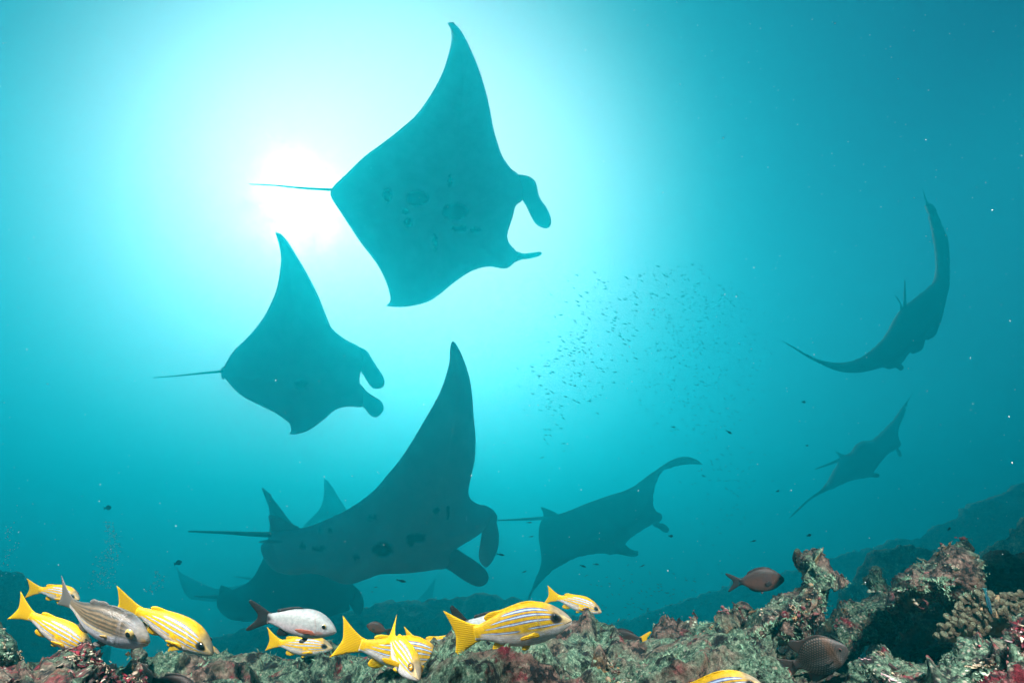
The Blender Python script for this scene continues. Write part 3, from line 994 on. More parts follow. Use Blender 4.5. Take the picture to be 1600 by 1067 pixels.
co = rock('finger_coral', 'head of knobbly cream finger coral below the tall right hand rock', 'coral',
          M('1478,1000 1486,978 1494,960 1508,945 1522,934 1540,930 1556,928 1575,926 1600,930 1640,925 1660,960 1620,990 1570,995 1530,998 1500,1006'), 1.32, .2, .06, CORAL, reach=25, turf=0,
          rough=((.03, .008), (.012, .004)), palette='mixed', grow=0, seed=16)
kr = random.Random(4)
kv, kf = [], []
for j in range(7):
    for k in range(8):
        ph, th = math.pi * j / 6 * .62, 2 * math.pi * k / 8
        z = [0, .35, .7, .95, 1.12, 1.22, 1.25][j]
        rr_ = [.42, .46, .5, .5, .4, .22, .02][j]
        kv.append(Vector((rr_ * math.cos(th), rr_ * math.sin(th), z)))
for j in range(6):
    for k in range(8): kf.append((j * 8 + k, j * 8 + (k + 1) % 8, (j + 1) * 8 + (k + 1) % 8, (j + 1) * 8 + k))
spots_ = []
for (kx, ky) in M('1480,977 1489,971 1494,968 1495,953 1500,948 1505,957 1511,941 1508,951 1516,959 1522,936 1530,933 1535,935 1519,968 1533,962 1526,948 1544,958 1550,933 1555,929 1566,930 1558,945 1574,933 '
                  '1583,936 1591,928 1597,930 1588,947 1594,942 1578,945 1604,938 1570,948 1545,942 1563,940 1500,962 1510,966 1487,985 1483,990 1527,958 1540,950 1606,950 1585,955 1470,996 1476,990'):
    spots_.append((kx, ky))
    for _ in range(3):
        spots_.append((kx + kr.uniform(-8, 8), ky + kr.uniform(0, 26) * (1 if kx > 1510 else .3)))
first = None
for kx, ky in spots_:
    tall = kr.uniform(.45, 1.35) * .011
    base = at(kx, ky + 4, 1.28 - .075 + .07 * abs(kx - 1550) / 90 * .6)
    if first is None:
        first = mesh_obj('knob', kv, kf, KNOB, co)
        o = first
    else:
        o = first.copy()
        o.parent = co
        COL.objects.link(o)
    o.location = base - co.location
    o.rotation_euler = (kr.gauss(.35, .25), kr.gauss((kx - 1540) / 120, .25), kr.uniform(0, 6))
    o.scale = (tall, tall, tall * kr.uniform(.9, 1.4))

# ------------------------------------------------------------------ reef fish
def prof(pts, u):
    """Smooth interpolation of a profile given as (u, value)."""
    if u <= pts[0][0]: return pts[0][1]
    for k in range(len(pts) - 1):
        (x0, y0), (x1, y1) = pts[k], pts[k + 1]
        if u <= x1:
            t = (u - x0) / (x1 - x0)
            m0 = (y1 - pts[k - 1][1]) / (x1 - pts[k - 1][0]) if k > 0 else (y1 - y0) / (x1 - x0)
            m1 = (pts[k + 2][1] - y0) / (pts[k + 2][0] - x0) if k + 2 < len(pts) else (y1 - y0) / (x1 - x0)
            h = x1 - x0
            return (2 * t ** 3 - 3 * t * t + 1) * y0 + (t ** 3 - 2 * t * t + t) * h * m0 + (-2 * t ** 3 + 3 * t * t) * y1 + (t ** 3 - t * t) * h * m1
    return pts[-1][1]


def sstep(a, b, x):
    t = min(1, max(0, (x - a) / (b - a)))
    return t * t * (3 - 2 * t)


def mixc(a, b, t):
    return tuple(p + (q - p) * t for p, q in zip(a, b))


EYE_BLACK = plain('eye_pupil', (.004, .004, .005), .08, .8)
EYE_GOLD = plain('eye_gold', (.42, .30, .10), .2, .7)
EYE_DARK = plain('eye_dark', (.02, .02, .024), .15, .7)
EYE_AMBER = plain('eye_amber', (.45, .22, .02), .2, .7)
MOUTH = plain('mouth_line', (.05, .035, .03), .6, .2)


def make_fish(name, label, cat, sp, group=None, bend=0.0):
    """A fish of length 1 pointing along +x (tail edge at 0, snout at 1), built at the origin; scaled when placed."""
    root = empty(name, (0, 0, 0))
    tag(root, label, cat, group)
    x0 = sp['x0']
    top, bot, wid = sp['top'], sp['bot'], sp['wid']
    nst, nr = sp.get('res', (110, 150))

    def bp(p):
        s = p.x - .55
        return Vector((p.x, p.y + bend * s * s * (1 if s < 0 else .35), p.z))

    verts, cols = [], []
    for i in range(nst + 1):
        q = i / nst
        u = x0 + (1 - x0) * (1 - (1 - q) ** 1.35)
        zt, zb, w = prof(top, u), prof(bot, u), max(.0015, prof(wid, u))
        w *= 1 + .035 * sstep(sp['gill'] - .012, sp['gill'] + .004, u)          # edge of the gill cover stands proud
        for k in range(nr):
            a = 2 * math.pi * k / nr
            ca, sa = math.cos(a), math.sin(a)
            y = w * math.copysign(abs(ca) ** .85, ca)
            z = (zt + zb) / 2 + (zt - zb) / 2 * math.copysign(abs(sa) ** .95, sa)
            verts.append(bp(Vector((u, y, z))))
            cols.append(sp['paint'](u, (z - zb) / max(1e-5, zt - zb), 1 if ca > 0 else -1))
    faces = []
    for i in range(nst):
        for k in range(nr):
            faces.append((i * nr + k, i * nr + (k + 1) % nr, (i + 1) * nr + (k + 1) % nr, (i + 1) * nr + k))
    faces.append(tuple(range(nr))[::-1])
    faces.append(tuple(range(nst * nr, (nst + 1) * nr)))
    b = mesh_obj('body', verts, faces, sp['skin'], root)
    colour_attr(b, cols)

    def flat_fin(nm, outline, mat, thick=.003, reach=.05, place=None, step=.012):
        pl = place or (lambda x, z: Vector((x, 0, z)))
        v, f, fl, sd = inflate(outline, step, lambda x, y: Vector((x, y, 0)), 1.0, reach, .6)
        out = []
        for p in v:
            c = pl(p.x, p.y)
            dx, dz = pl(p.x + 1e-3, p.y) - c, pl(p.x, p.y + 1e-3) - c
            nn = dx.cross(dz).normalized()
            out.append(bp(c + nn * p.z * thick))
        return mesh_obj(nm, out, f, mat, root)

    fm = sp['fin']
    flat_fin('tail_fin', sp['tail'], fm, .006, .12)
    for o_ in sp['dorsal']: flat_fin('dorsal_fin', o_, sp.get('dfin', fm), .004)
    flat_fin('anal_fin', sp['anal'], fm, .004)
    for s in (-1, 1):
        px, pz, pl_, ph, pa, pd = sp['pect']          # root x, root z, length, half height, angle outwards, droop
        w = prof(wid, px)

        def put(x, z, s=s, px=px, pz=pz, pa=pa, pd=pd, w=w):
            return Vector((px - x * math.cos(pa), s * (w * .93 + x * math.sin(pa)), pz + z - x * pd))
        flat_fin('pectoral_fin', [(0, -.02), (pl_ * .35, -ph * .9), (pl_ * .75, -ph), (pl_, -ph * .35), (pl_ * .95, ph * .35), (pl_ * .5, ph * .75), (0, .02)], sp.get('pfin', fm), .003, .03, put, .01)
        vx, vz, vl = sp['pelv']

        def putv(x, z, s=s, vx=vx, vz=vz):
            return Vector((vx - x, s * (.022 + z * .45), vz - z))
        flat_fin('pelvic_fin', [(0, -.005), (.05, -.002), (vl, vl * .35), (vl * .8, vl * .52), (.03, .035)], sp.get('vfin', fm), .003, .03, putv, .01)
        ex, ez, er = sp['eye']
        ew = prof(wid, ex) * math.sqrt(max(.05, 1 - ((ez - (prof(top, ex) + prof(bot, ex)) / 2) / ((prof(top, ex) - prof(bot, ex)) / 2)) ** 2)) * 1.03
        ev, ef = [], []

        def dome(r, hgt, off):
            V, Fc = [], []
            for j in range(6):
                t = j / 5 * math.pi / 2
                for k in range(20):
                    a = 2 * math.pi * k / 20
                    V.append(bp(Vector((ex + r * math.cos(t) * math.cos(a), s * (ew + off + hgt * math.sin(t)), ez + r * math.cos(t) * math.sin(a)))))
            for j in range(5):
                for k in range(20):
                    q = (j * 20 + k, j * 20 + (k + 1) % 20, (j + 1) * 20 + (k + 1) % 20, (j + 1) * 20 + k)
                    Fc.append(q if s < 0 else q[::-1])
            return V, Fc
        V, Fc = dome(er, er * .42, -er * .12)
        e = mesh_obj('eye', V, Fc, sp['iris'], root)
        V, Fc = dome(er * sp.get('pupil', .58), er * .30, er * .08)
        mesh_obj('pupil', V, Fc, EYE_BLACK, e)
    zm = prof(bot, .985) * .3 + prof(top, .985) * .7
    path = []
    for k in range(7):
        q = k / 6
        u = .999 - .055 * q
        zz = prof(bot, u) + (prof(top, u) - prof(bot, u)) * (.46 - .10 * q)
        path.append((u, zz))
    for s in (-1, 1):
        pv_ = []
        for u, zz in path:
            zt, zb = prof(top, u), prof(bot, u)
            rel = (zz - (zt + zb) / 2) / max(1e-4, (zt - zb) / 2)
            pv_.append(bp(Vector((u, s * prof(wid, u) * max(.0, 1 - abs(rel) ** 2.2) ** .46 * 1.03, zz))))
        V, Fc = tube(pv_, [.0035 * (1 - .5 * k / 6) for k in range(7)], 6)
        mesh_obj('mouth', V, Fc, MOUTH, root)
    return root


def copy_tree(o, parent=None):
    c = o.copy()
    COL.objects.link(c)
    if parent: c.parent = parent
    for ch in [x for x in bpy.data.objects if x.parent == o and x.name != c.name]:
        copy_tree(ch, c)
    return c


def place(o, tail, nose, dt, dn, roll=0.0, deep=1.0):
    a, b = at(tail[0], tail[1], dt), at(nose[0], nose[1], dn)
    x = (b - a).normalized()
    upv = (UP * math.cos(roll) + RIGHT * math.sin(roll))
    y = upv.cross(x).normalized()
    z = x.cross(y)
    L = (b - a).length
    m = Matrix((x, y, z)).transposed().to_4x4() @ Matrix.Diagonal((L, L, L * deep, 1))
    m.translation = a
    o.matrix_world = m
    return o


def shade(u, v, n=.0):
    return .9 + .2 * noise.noise(Vector((u * 30, v * 9, n)))


# --- yellow striped snapper
YEL, YEL2 = (.76, .45, .004), (.56, .31, .005)
BLUE, BLUED = (.55, .70, .86), (.03, .06, .30)


def paint_snapper(u, v, s):
    c = mixc((.68, .65, .65), YEL, sstep(.33, .46, v + .07 * (u - .6)))
    c = mixc(c, YEL2, .6 * sstep(.62, .95, v))
    if v < .36 and .34 < u < .82:                     # fine grey lines along the belly
        c = mixc(c, (.62, .47, .28), .5 * sstep(.15, .8, math.sin(v * 88 + u * 5)))
    for c0, k, ua, ub in ((.47, .10, .26, .62), (.505, -.05, .66, .97), (.655, .05, .30, .93), (.80, .0, .36, .92), (.915, -.05, .46, .86)):
        ce = c0 + k * (u - .55)
        d = abs(v - ce)
        e = sstep(ua, ua + .04, u) * (1 - sstep(ub - .04, ub, u))
        wl = .0135 * (.7 + .5 * math.sin(math.pi * min(1, max(0, (u - ua) / (ub - ua)))))
        c = mixc(c, BLUED, e * .95 * (1 - sstep(wl * 1.8, wl * 2.5, d)))
        c = mixc(c, BLUE, e * (1 - sstep(wl * .7, wl * 1.25, d)))
    c = mixc(c, (.46, .42, .36), .75 * sstep(.87, .97, u) * (1 - .3 * v))
    c = mixc(c, (.16, .15, .13), .75 * sstep(.80, .93, v) * sstep(.80, .9, u))
    c = mixc(c, (.02, .02, .025), (1 - sstep(.9, 1.5, math.hypot((u - .897) / .036, (v - .69) / .16))))
    if abs(u - .775 - .03 * math.cos(v * 3)) < .006 and .25 < v < .8: c = mixc(c, (.62, .5, .25), .5)
    if u < .30: c = mixc(YEL, c, sstep(.245, .30, u) if v > .22 else 1)
    k = shade(u, v)
    return tuple(min(1, x * k) for x in c)


YFIN = fin_mat('yellow_fin', (.84, .53, .004), (.68, .40, .003), .3)
PALEFIN = fin_mat('pale_fin', (.70, .60, .42), (.55, .46, .30), .4)
GREYFIN = fin_mat('grey_fin', (.22, .21, .20), (.14, .13, .12), .5)
BLACKFIN = fin_mat('black_fin', (.018, .016, .018), (.01, .01, .01), .1)
RUSTFIN = fin_mat('rust_fin', (.42, .12, .07), (.30, .07, .05), .25)
BROWNFIN = fin_mat('brown_fin', (.07, .055, .05), (.04, .032, .03), .3)
SKIN = skin_mat('fish_skin', .5, 130, .3, .3)
SKIN_SILVER = skin_mat('silver_fish_skin', .38, 150, .3, .45)
SKIN_DULL = skin_mat('dull_fish_skin', .5, 110, .25, .3)

snapper = dict(
    x0=.215, gill=.765, skin=SKIN, fin=YFIN, iris=EYE_DARK, pupil=.75, eye=(.893, .055, .025), pect=(.745, -.035, .15, .020, .16, .05), pelv=(.66, -.115, .085), paint=paint_snapper,
    res=(110, 280), top=[(.2, .052), (.26, .058), (.35, .088), (.47, .132), (.6, .160), (.7, .168), (.79, .155), (.87, .122), (.94, .074), (.98, .034), (1, .006)],
    bot=[(.2, -.056), (.26, -.058), (.35, -.082), (.45, -.118), (.57, -.136), (.7, -.134), (.8, -.115), (.88, -.086), (.95, -.053), (.985, -.032), (1, -.016)],
    wid=[(.2, .016), (.3, .030), (.45, .060), (.62, .083), (.75, .085), (.86, .068), (.94, .042), (.985, .02), (1, .007)],
    tail=[(.27, .054), (.20, .075), (.12, .118), (.04, .172), (-.005, .200), (.012, .16), (.04, .07), (.055, .0), (.04, -.07), (.012, -.155), (-.005, -.19), (.04, -.165), (.12, -.115), (.20, -.078), (.27, -.054), (.30, 0)],
    dorsal=[[(.79, .150), (.76, .168), (.71, .180), (.64, .180), (.56, .166), (.48, .148), (.42, .142), (.36, .134), (.318, .108), (.322, .084), (.36, .080), (.47, .115), (.6, .145), (.72, .150)]],
    anal=[(.50, -.10), (.475, -.138), (.43, -.168), (.375, -.176), (.335, -.158), (.34, -.115), (.38, -.075), (.45, -.10)])

# label, tail, nose, depth of tail and nose, roll
SNAP = [
    ('big yellow snapper with blue white stripes in front of the central mound', (702, 994), (893, 968), .98, .94, 0.0),
    ('yellow snapper with blue stripes right beside the big one, partly behind the small upright fish', (526, 1004), (691, 1031), 1.06, 1.12, 0.0),
    ('yellow snapper with white belly diving nose down alone at lower left', (189, 934), (336, 1019), 1.08, 1.04, -.1),
    ('yellow snapper half hidden behind the maroon boulder at far left', (22, 946), (144, 1017), 1.06, 1.05, -.15),
    ('small pale yellow snapper under the white fish with black tail', (411, 1004), (519, 1013), 1.42, 1.42, 0.0),
    ('small yellow snapper heading down behind the top of the central mound', (853, 926), (940, 955), 1.75, 1.72, 0.0),
    ('yellow snapper cut off by the bottom edge below the rock slab', (1002, 1112), (1190, 1068), .80, .80, .02),
    ('little yellow snapper at far left with its head behind the silver fish tail', (48, 916), (126, 935), 1.36, 1.34, 0.0),
    ('dim green yellow snapper wedged behind the tail of the biggest striped fish', (628, 1006), (742, 1014), 1.36, 1.36, 0.0),
    ('dim greenish snapper mostly hidden under the belly of the diving one', (262, 1006), (345, 1024), 1.56, 1.56, 0.0),
]
GR = 'yellow striped snappers over the reef'
proto = make_fish('snapper', SNAP[0][0], 'fish', snapper, GR)
kinds = [proto, make_fish('snapper', '', 'fish', snapper, GR, bend=.35), make_fish('snapper', '', 'fish', snapper, GR, bend=-.3)]
used = set()
for i, (lab, ta, no_, dt, dn, ro) in enumerate(SNAP):
    k = 0 if i == 0 else (1, 2, 0, 1, 2, 0, 2, 1, 0)[(i - 1) % 9]
    o = kinds[k] if k not in used else copy_tree(kinds[k])
    used.add(k)
    o['label'] = lab
    place(o, ta, no_, dt, dn, ro, (1.04, .96, .82, .88, .9, .9, 1.0, .92, .95, .9)[i])
# the one turning towards the lens, fins spread
front = dict(snapper)
front['pect'] = (.735, -.03, .17, .035, 1.1, .0)
front['iris'] = EYE_AMBER
front['eye'] = (.89, .045, .034)
front['pupil'] = .45
o = make_fish('snapper', 'slender yellow snapper turned towards the viewer, diving with fins spread', 'fish', front, GR, bend=.25)
place(o, (600, 982), (652, 1060), 1.06, .91, .5, .84)

# --- silver fish with golden brown lines
def paint_silver(u, v, s):
    c = mixc((.66, .66, .74), (.46, .47, .52), sstep(.22, .46, v))
    ln = .5 + .5 * math.sin((v - .05 * u) * 66 + 1.6 * noise.noise(Vector((u * 12, v * 5, 0))))
    br = mixc((.20, .14, .08), (.055, .045, .035), ln)
    br = mixc(br, (.04, .035, .03), .6 * sstep(.78, 1, v))
    c = mixc(c, br, sstep(.47, .56, v + .05 * (u - .6)) * (1 - sstep(.80, .9, u) * .45))
    c = mixc(c, (.62, .45, .16), .85 * (1 - sstep(.018, .04, abs(v - .47 - .03 * (u - .5)))) * (1 - sstep(.72, .8, u)))
    for vv in (.36, .41): c = mixc(c, (.22, .20, .20), .55 * (1 - sstep(.004, .012, abs(v - vv - .05 * (u - .6)))) * (1 - sstep(.7, .78, u)))
    c = mixc(c, (.40, .33, .26), .6 * sstep(.84, .95, u) * sstep(.4, .8, v))
    c = mixc(c, (.62, .36, .10), .8 * sstep(.94, .985, u) * (1 - sstep(.5, .8, abs(v - .45) * 2)))
    if abs(u - .80 - .02 * math.sin(v * 4)) < .005 and v > .25: c = mixc(c, (.25, .22, .2), .6)
    if abs(u - .765 - .03 * math.sin(v * 3)) < .006 and v > .2: c = mixc(c, (.16, .14, .14), .6)
    k = shade(u, v, 4)
    return tuple(min(1, x * k) for x in c)


silver = dict(snapper)
silver.update(res=(110, 150), tail=[(x, z * .72) for x, z in snapper['tail']], skin=SKIN_SILVER, fin=GREYFIN, iris=EYE_GOLD, pupil=.62, eye=(.878, .055, .042), paint=paint_silver, pect=(.735, -.02, .075, .016, .2, .05), pelv=(.68, -.13, .12), pfin=fin_mat('amber_fin', (.50, .33, .10), (.36, .22, .06), .3), gill=.77,
    top=[(.2, .042), (.28, .05), (.38, .085), (.5, .128), (.62, .158), (.72, .166), (.81, .155), (.88, .125), (.945, .075), (.985, .036), (1, .01)],
    bot=[(.2, -.045), (.28, -.052), (.38, -.088), (.48, -.125), (.6, -.142), (.72, -.142), (.82, -.125), (.9, -.098), (.955, -.068), (.99, -.045), (1, -.03)],
    dorsal=[[(.62, .150), (.60, .178), (.56, .184), (.50, .165), (.455, .160), (.42, .125), (.43, .10), (.52, .12)], [(.80, .15), (.77, .172), (.70, .188), (.64, .182), (.63, .15), (.7, .155)]])
o = make_fish('silver_snapper', 'silver fish with brown back stripes, big golden eye and translucent grey tail', 'fish', silver, None, bend=.3)
place(o, (74, 930), (229, 1004), 1.04, .98, -.12, .88)

# --- pale fish with black tail
def paint_white(u, v, s):
    c = mixc((.52, .46, .48), (.38, .40, .39), sstep(.3, .7, v))
    c = mixc(c, (.28, .30, .30), .8 * sstep(.86, 1.0, v))
    c = mixc(c, (.035, .03, .035), 1 - sstep(.215, .285, u + .02 * math.sin(v * 9)))
    c = mixc(c, (.05, .045, .045), .9 * (1 - sstep(.0, .05, v)) * (1 - sstep(.4, .6, u)))
    c = mixc(c, (.40, .16, .12), .7 * (1 - sstep(.6, 1.2, math.hypot((u - .83) / .05, (v - .30) / .12))))
    c = mixc(c, (.30, .29, .28), .5 * sstep(.93, 1, u))
    if abs(u - .775 - .02 * math.sin(v * 4)) < .005 and v > .2: c = mixc(c, (.4, .3, .28), .6)
    k = shade(u, v, 7)
    return tuple(min(1, x * k) for x in c)


white = dict(snapper)
white.update(res=(90, 80), fin=BLACKFIN, pfin=RUSTFIN, iris=EYE_GOLD, pupil=.8, eye=(.875, .052, .028), paint=paint_white, pect=(.80, -.035, .22, .028, .22, -.14), gill=.78, pelv=(.7, -.14, .09),
    tail=[(.28, .05), (.22, .07), (.15, .11), (.06, .155), (.0, .175), (-.012, .155), (.03, .10), (.09, .04), (.105, .0), (.09, -.04), (.04, -.10), (.0, -.15), (.012, -.172), (.07, -.15), (.15, -.105), (.22, -.068), (.28, -.05), (.31, 0)],
    dorsal=[[(.60, .165), (.55, .178), (.46, .160), (.36, .125), (.31, .105), (.32, .075), (.40, .10), (.5, .145)]])
wf = make_fish('pale_snapper', 'pale whitish fish with a black forked tail and rust red side fin', 'fish', white, 'black tailed pale fish', bend=-.15)
place(wf, (391, 958), (526, 985), 1.22, 1.2, 0)
o = copy_tree(wf)
o['label'] = 'second black tailed fish, almost wholly hidden behind the big yellow one'
place(o, (693, 972), (822, 990), 1.3, 1.42, 0)

# --- dark surgeon-like fish and the scaly damsel
def paint_dark(u, v, s):
    c = mixc((.085, .042, .032), (.035, .022, .02), sstep(.4, .9, v))
    c = mixc(c, (.05, .03, .03), .8 * (1 - sstep(.5, 1.2, math.hypot((u - .69) / .10, (v - .55) / .2))))
    c = mixc(c, (.012, .011, .012), 1 - sstep(.24, .34, u))
    c = mixc(c, (.02, .018, .018), .8 * sstep(.86, .97, u))
    c = mixc(c, (.02, .018, .018), .8 * (1 - sstep(.0, .06, v)))
    k = shade(u, v, 9)
    return tuple(x * k for x in c)


dark = dict(snapper)
dark.update(res=(90, 80), skin=SKIN_DULL, fin=BLACKFIN, iris=EYE_DARK, eye=(.915, .03, .022), paint=paint_dark, pelv=(.62, -.195, .06), pect=(.78, -.02, .14, .05, .15, .05), gill=.80,
    top=[(.2, .05), (.28, .065), (.36, .12), (.48, .185), (.6, .222), (.72, .222), (.83, .178), (.91, .118), (.965, .062), (1, .02)],
    bot=[(.2, -.05), (.28, -.065), (.36, -.115), (.48, -.175), (.6, -.198), (.72, -.19), (.83, -.155), (.91, -.11), (.965, -.07), (1, -.035)],
    tail=white['tail'], dorsal=[[(.80, .19), (.76, .222), (.66, .242), (.54, .232), (.44, .195), (.38, .16), (.37, .12), (.45, .155), (.6, .21), (.74, .20)]],
    anal=[(.62, -.19), (.58, -.212), (.5, -.206), (.41, -.17), (.37, -.13), (.40, -.11), (.5, -.17)])
DK = 'dark brown reef fish'
df = make_fish('dark_reef_fish', 'dark brown oval fish with black forked tail hovering over the rock slab', 'fish', dark, DK)
place(df, (1136, 910), (1225, 904), 1.62, 1.60, 0)
for lab, ta, no_, dt, dn in (('dark hump backed fish half sunk behind the crest right of the mound', (1019, 999), (946, 999), 1.85, 1.9),
                             ('small black fish peeping above the back of the second striped one', (612, 988), (573, 976), 1.5, 1.5),
                             ('dark grey fish with pale tail at the bottom edge left of centre', (218, 1054), (316, 1096), 1.06, 1.04)):
    o = copy_tree(df)
    o['label'] = lab
    place(o, ta, no_, dt, dn, 0)
    if 'hump' in lab or 'pale tail' in lab:
        for ch in [x for x in bpy.data.objects if x.parent == o and x.name.startswith('tail_fin')]:
            ch.data = ch.data.copy()
            ch.data.materials[0] = YFIN if 'hump' in lab else GREYFIN
            ch['label'] = 'yellow tail' if 'hump' in lab else 'pale grey tail'


def paint_scaly(u, v, s):
    r = v * 17
    row = math.floor(r)
    q = (u * 27 + (.5 if row % 2 else 0) + .8 * v) % 1
    e = math.hypot((q - .5) * 1.1, (r - row - .5)) * 2
    c = mixc((.125, .095, .08), (.010, .011, .010), sstep(.5, .9, e))
    c = mixc(c, (.32, .31, .30), .6 * (1 - sstep(.1, .4, abs(v - .2))) * (1 - sstep(.8, 1, e)))
    c = mixc(c, (.09, .045, .025), .6 * sstep(.70, .76, u) * (1 - sstep(.80, .86, u)))
    c = mixc(c, (.03, .025, .024), .85 * sstep(.82, .9, u))
    c = mixc(c, (.06, .05, .05), 1 - sstep(.22, .3, u))
    return c


scaly = dict(dark)
scaly.update(fin=BROWNFIN, paint=paint_scaly, res=(170, 110), pect=(.76, -.05, .13, .03, .2, .1), pelv=(.66, -.235, .14), eye=(.90, .03, .024), iris=fin_mat('dark_red_iris', (.10, .03, .02), (.05, .02, .02), 0.0),
    top=[(.2, .055), (.28, .075), (.36, .15), (.48, .24), (.6, .272), (.72, .262), (.83, .208), (.91, .14), (.965, .08), (1, .025)],
    bot=[(.2, -.055), (.28, -.075), (.36, -.145), (.48, -.22), (.6, -.245), (.72, -.232), (.83, -.185), (.91, -.13), (.965, -.08), (1, -.035)],
    tail=[(.28, .055), (.20, .085), (.1, .13), (.0, .175), (-.03, .18), (-.01, .12), (.05, .04), (.06, 0), (.05, -.05), (-.01, -.13), (-.02, -.18), (.02, -.17), (.1, -.13), (.2, -.085), (.28, -.055), (.31, 0)],
    dorsal=[[(.84, .19), (.80, .245), (.68, .30), (.54, .30), (.44, .30), (.34, .34), (.27, .30), (.30, .20), (.36, .14), (.5, .22), (.66, .25)]],
    anal=[(.60, -.23), (.56, -.28), (.47, -.29), (.38, -.30), (.32, -.24), (.36, -.15), (.5, -.20)])
o = make_fish('scaly_damselfish', 'brown fish with pale edged scales sheltering under the rock slab', 'fish', scaly)
place(o, (1220, 1046), (1324, 1012), 1.10, 1.06, .05)


# --- slim blue wrasse by the coral
def paint_blue(u, v, s):
    return mixc((.03, .22, .26), (.01, .05, .08), sstep(.4, .6, v))


wr = dict(snapper)
wr.update(res=(60, 40), skin=SKIN_DULL, fin=fin_mat('blue_fin', (.03, .2, .22), (.02, .1, .12), .2), paint=paint_blue, eye=(.93, .015, .012), pelv=(.7, -.06, .05), pect=(.78, -.01, .08, .02, .3, .1), gill=.82,
    top=[(.2, .03), (.4, .055), (.6, .07), (.8, .065), (.92, .042), (1, .006)], bot=[(.2, -.03), (.4, -.055), (.6, -.07), (.8, -.06), (.92, -.04), (1, -.01)],
    wid=[(.2, .012), (.5, .04), (.8, .04), (.93, .025), (1, .004)],
    tail=[(.26, .03), (.1, .06), (.0, .07), (.02, 0), (.0, -.07), (.1, -.06), (.26, -.03)],
    dorsal=[[(.75, .062), (.6, .085), (.4, .075), (.3, .06), (.35, .045), (.55, .062)]], anal=[(.6, -.06), (.5, -.08), (.35, -.065), (.33, -.045), (.5, -.058)])
o = make_fish('wrasse', 'slim blue green wrasse darting down between the coral knobs', 'fish', wr)
place(o, (1538, 918), (1549, 960), 1.2, 1.19, 0)

# ------------------------------------------------------------------ small dark fish in the water column
SMALL = plain('small_fish_skin', (.03, .035, .04), .5, .3)


def tiny(deep=.17, n=8):
    V, Fc = [], []
    xs = [(.22, .035), (.34, .6), (.5, .95), (.66, 1), (.82, .7), (.94, .35), (1.0, .05)]
    for x, k in xs:
        for j in range(n):
            a = 2 * math.pi * j / n
            V.append((x, .45 * deep * k * math.cos(a), deep * k * math.sin(a) if k > .04 else deep * .25 * math.sin(a)))
    for i in range(len(xs) - 1):
        for j in range(n): Fc.append((i * n + j, i * n + (j + 1) % n, (i + 1) * n + (j + 1) % n, (i + 1) * n + j))
    Fc.append(tuple(range((len(xs) - 1) * n, len(xs) * n)))
    k = len(V)
    V += [(.26, .008, 0), (.26, -.008, 0), (0, 0, deep * .9), (.07, 0, 0), (0, 0, -deep * .9)]
    Fc += [(k, k + 2, k + 3), (k + 1, k + 3, k + 2), (k, k + 3, k + 4), (k + 1, k + 4, k + 3)]
    return V, Fc


SMALLS = [  # x, y, length in px, tilt in degrees, plump, depth, label
    (168, 793, 13, 10, 1, 5.0, 'tiny dark oval fish alone in open water at left'),
    (278, 879, 14, 20, 1, 4.6, 'tiny dark oval fish at the wing tip of the ghostly far ray'),
    (627, 907, 16, -12, 0, 3.6, 'little dark slim fish just below the big central ray'),
    (782, 866, 13, -12, 0, 4.0, 'little dark fish just right of the curled lobes of the central ray'),
    (911, 884, 11, -20, 0, 4.4, 'left one of two small fish under the right centre ray'),
    (931, 881, 10, -5, 0, 4.4, 'right one of two small fish under the right centre ray'),
    (1003, 884, 8, 20, 0, 4.8, 'small fish below the front lobe of the right centre ray'),
    (819, 893, 8, 20, 0, 5.0, 'small fish near the lower wing tip of the right centre ray'),
    (827, 816, 9, 0, 0, 5.0, 'small fish touching the tail line of the right centre ray'),
    (830, 838, 8, 8, 0, 5.0, 'small fish just below the tail of the right centre ray'),
    (1048, 837, 8, -8, 1, 5.0, 'small fish beside the head of the right centre ray'),
    (1177, 845, 10, 12, 0, 4.0, 'small dark fish above the brown oval fish'),
    (1264, 836, 8, 15, 1, 3.6, 'small dark fish above the knob of the rock slab'),
    (1256, 628, 7, -10, 1, 6.0, 'small dark dot of a fish left of the small faint ray, upper one'),
    (1261, 696, 5, 0, 1, 6.0, 'small dark dot of a fish left of the small faint ray, lower one'),
    (1139, 675, 12, -28, 0, 5.0, 'slim dark fish slanting down in the water right of the school'),
    (1052, 667, 8, -10, 0, 5.6, 'slim faint fish under the lower edge of the school'),
    (587, 917, 6, 0, 0, 4.4, 'upper one of two specks of fish under the central ray'),
    (581, 924, 5, 0, 0, 4.4, 'lower one of two specks of fish under the central ray'),
    (1215, 767, 6, 10, 1, 6.0, 'speck of a fish near the lowest wing tip of the small faint ray'),
    (1483, 826, 7, 40, 1, 2.2, 'tiny fish hovering over the tall right hand rock'),
]
meshes = {}
for deep in (0, 1):
    V, Fc = tiny(.30 if deep else .14)
    me = bpy.data.meshes.new('little_fish')
    me.from_pydata(V, [], Fc)
    me.polygons.foreach_set('use_smooth', [True] * len(me.polygons))
    me.materials.append(SMALL)
    meshes[deep] = me


def small(x, y, px, tilt, deep, d, label, group, yaw=0.0, name='little_fish'):
    o = bpy.data.objects.new(name, meshes[deep])
    L = px / F * d
    t = R(tilt)
    a = at(x, y, d)
    dx = (RIGHT * math.cos(t) + UP * math.sin(t)) * math.cos(yaw) + FWD * math.sin(yaw)
    yv = UP.cross(dx).normalized()
    zv = dx.cross(yv)
    m = Matrix((dx, yv, zv)).transposed().to_4x4() @ Matrix.Diagonal((L, L, L, 1))
    m.translation = a - dx * L * .5
    o.matrix_world = m
    COL.objects.link(o)
    tag(o, label, 'fish', group)


for x, y, px, tl, dp, d, lab in SMALLS: small(x, y, px, tl, dp, d * 1.35, lab, 'small dark fish scattered in the water')

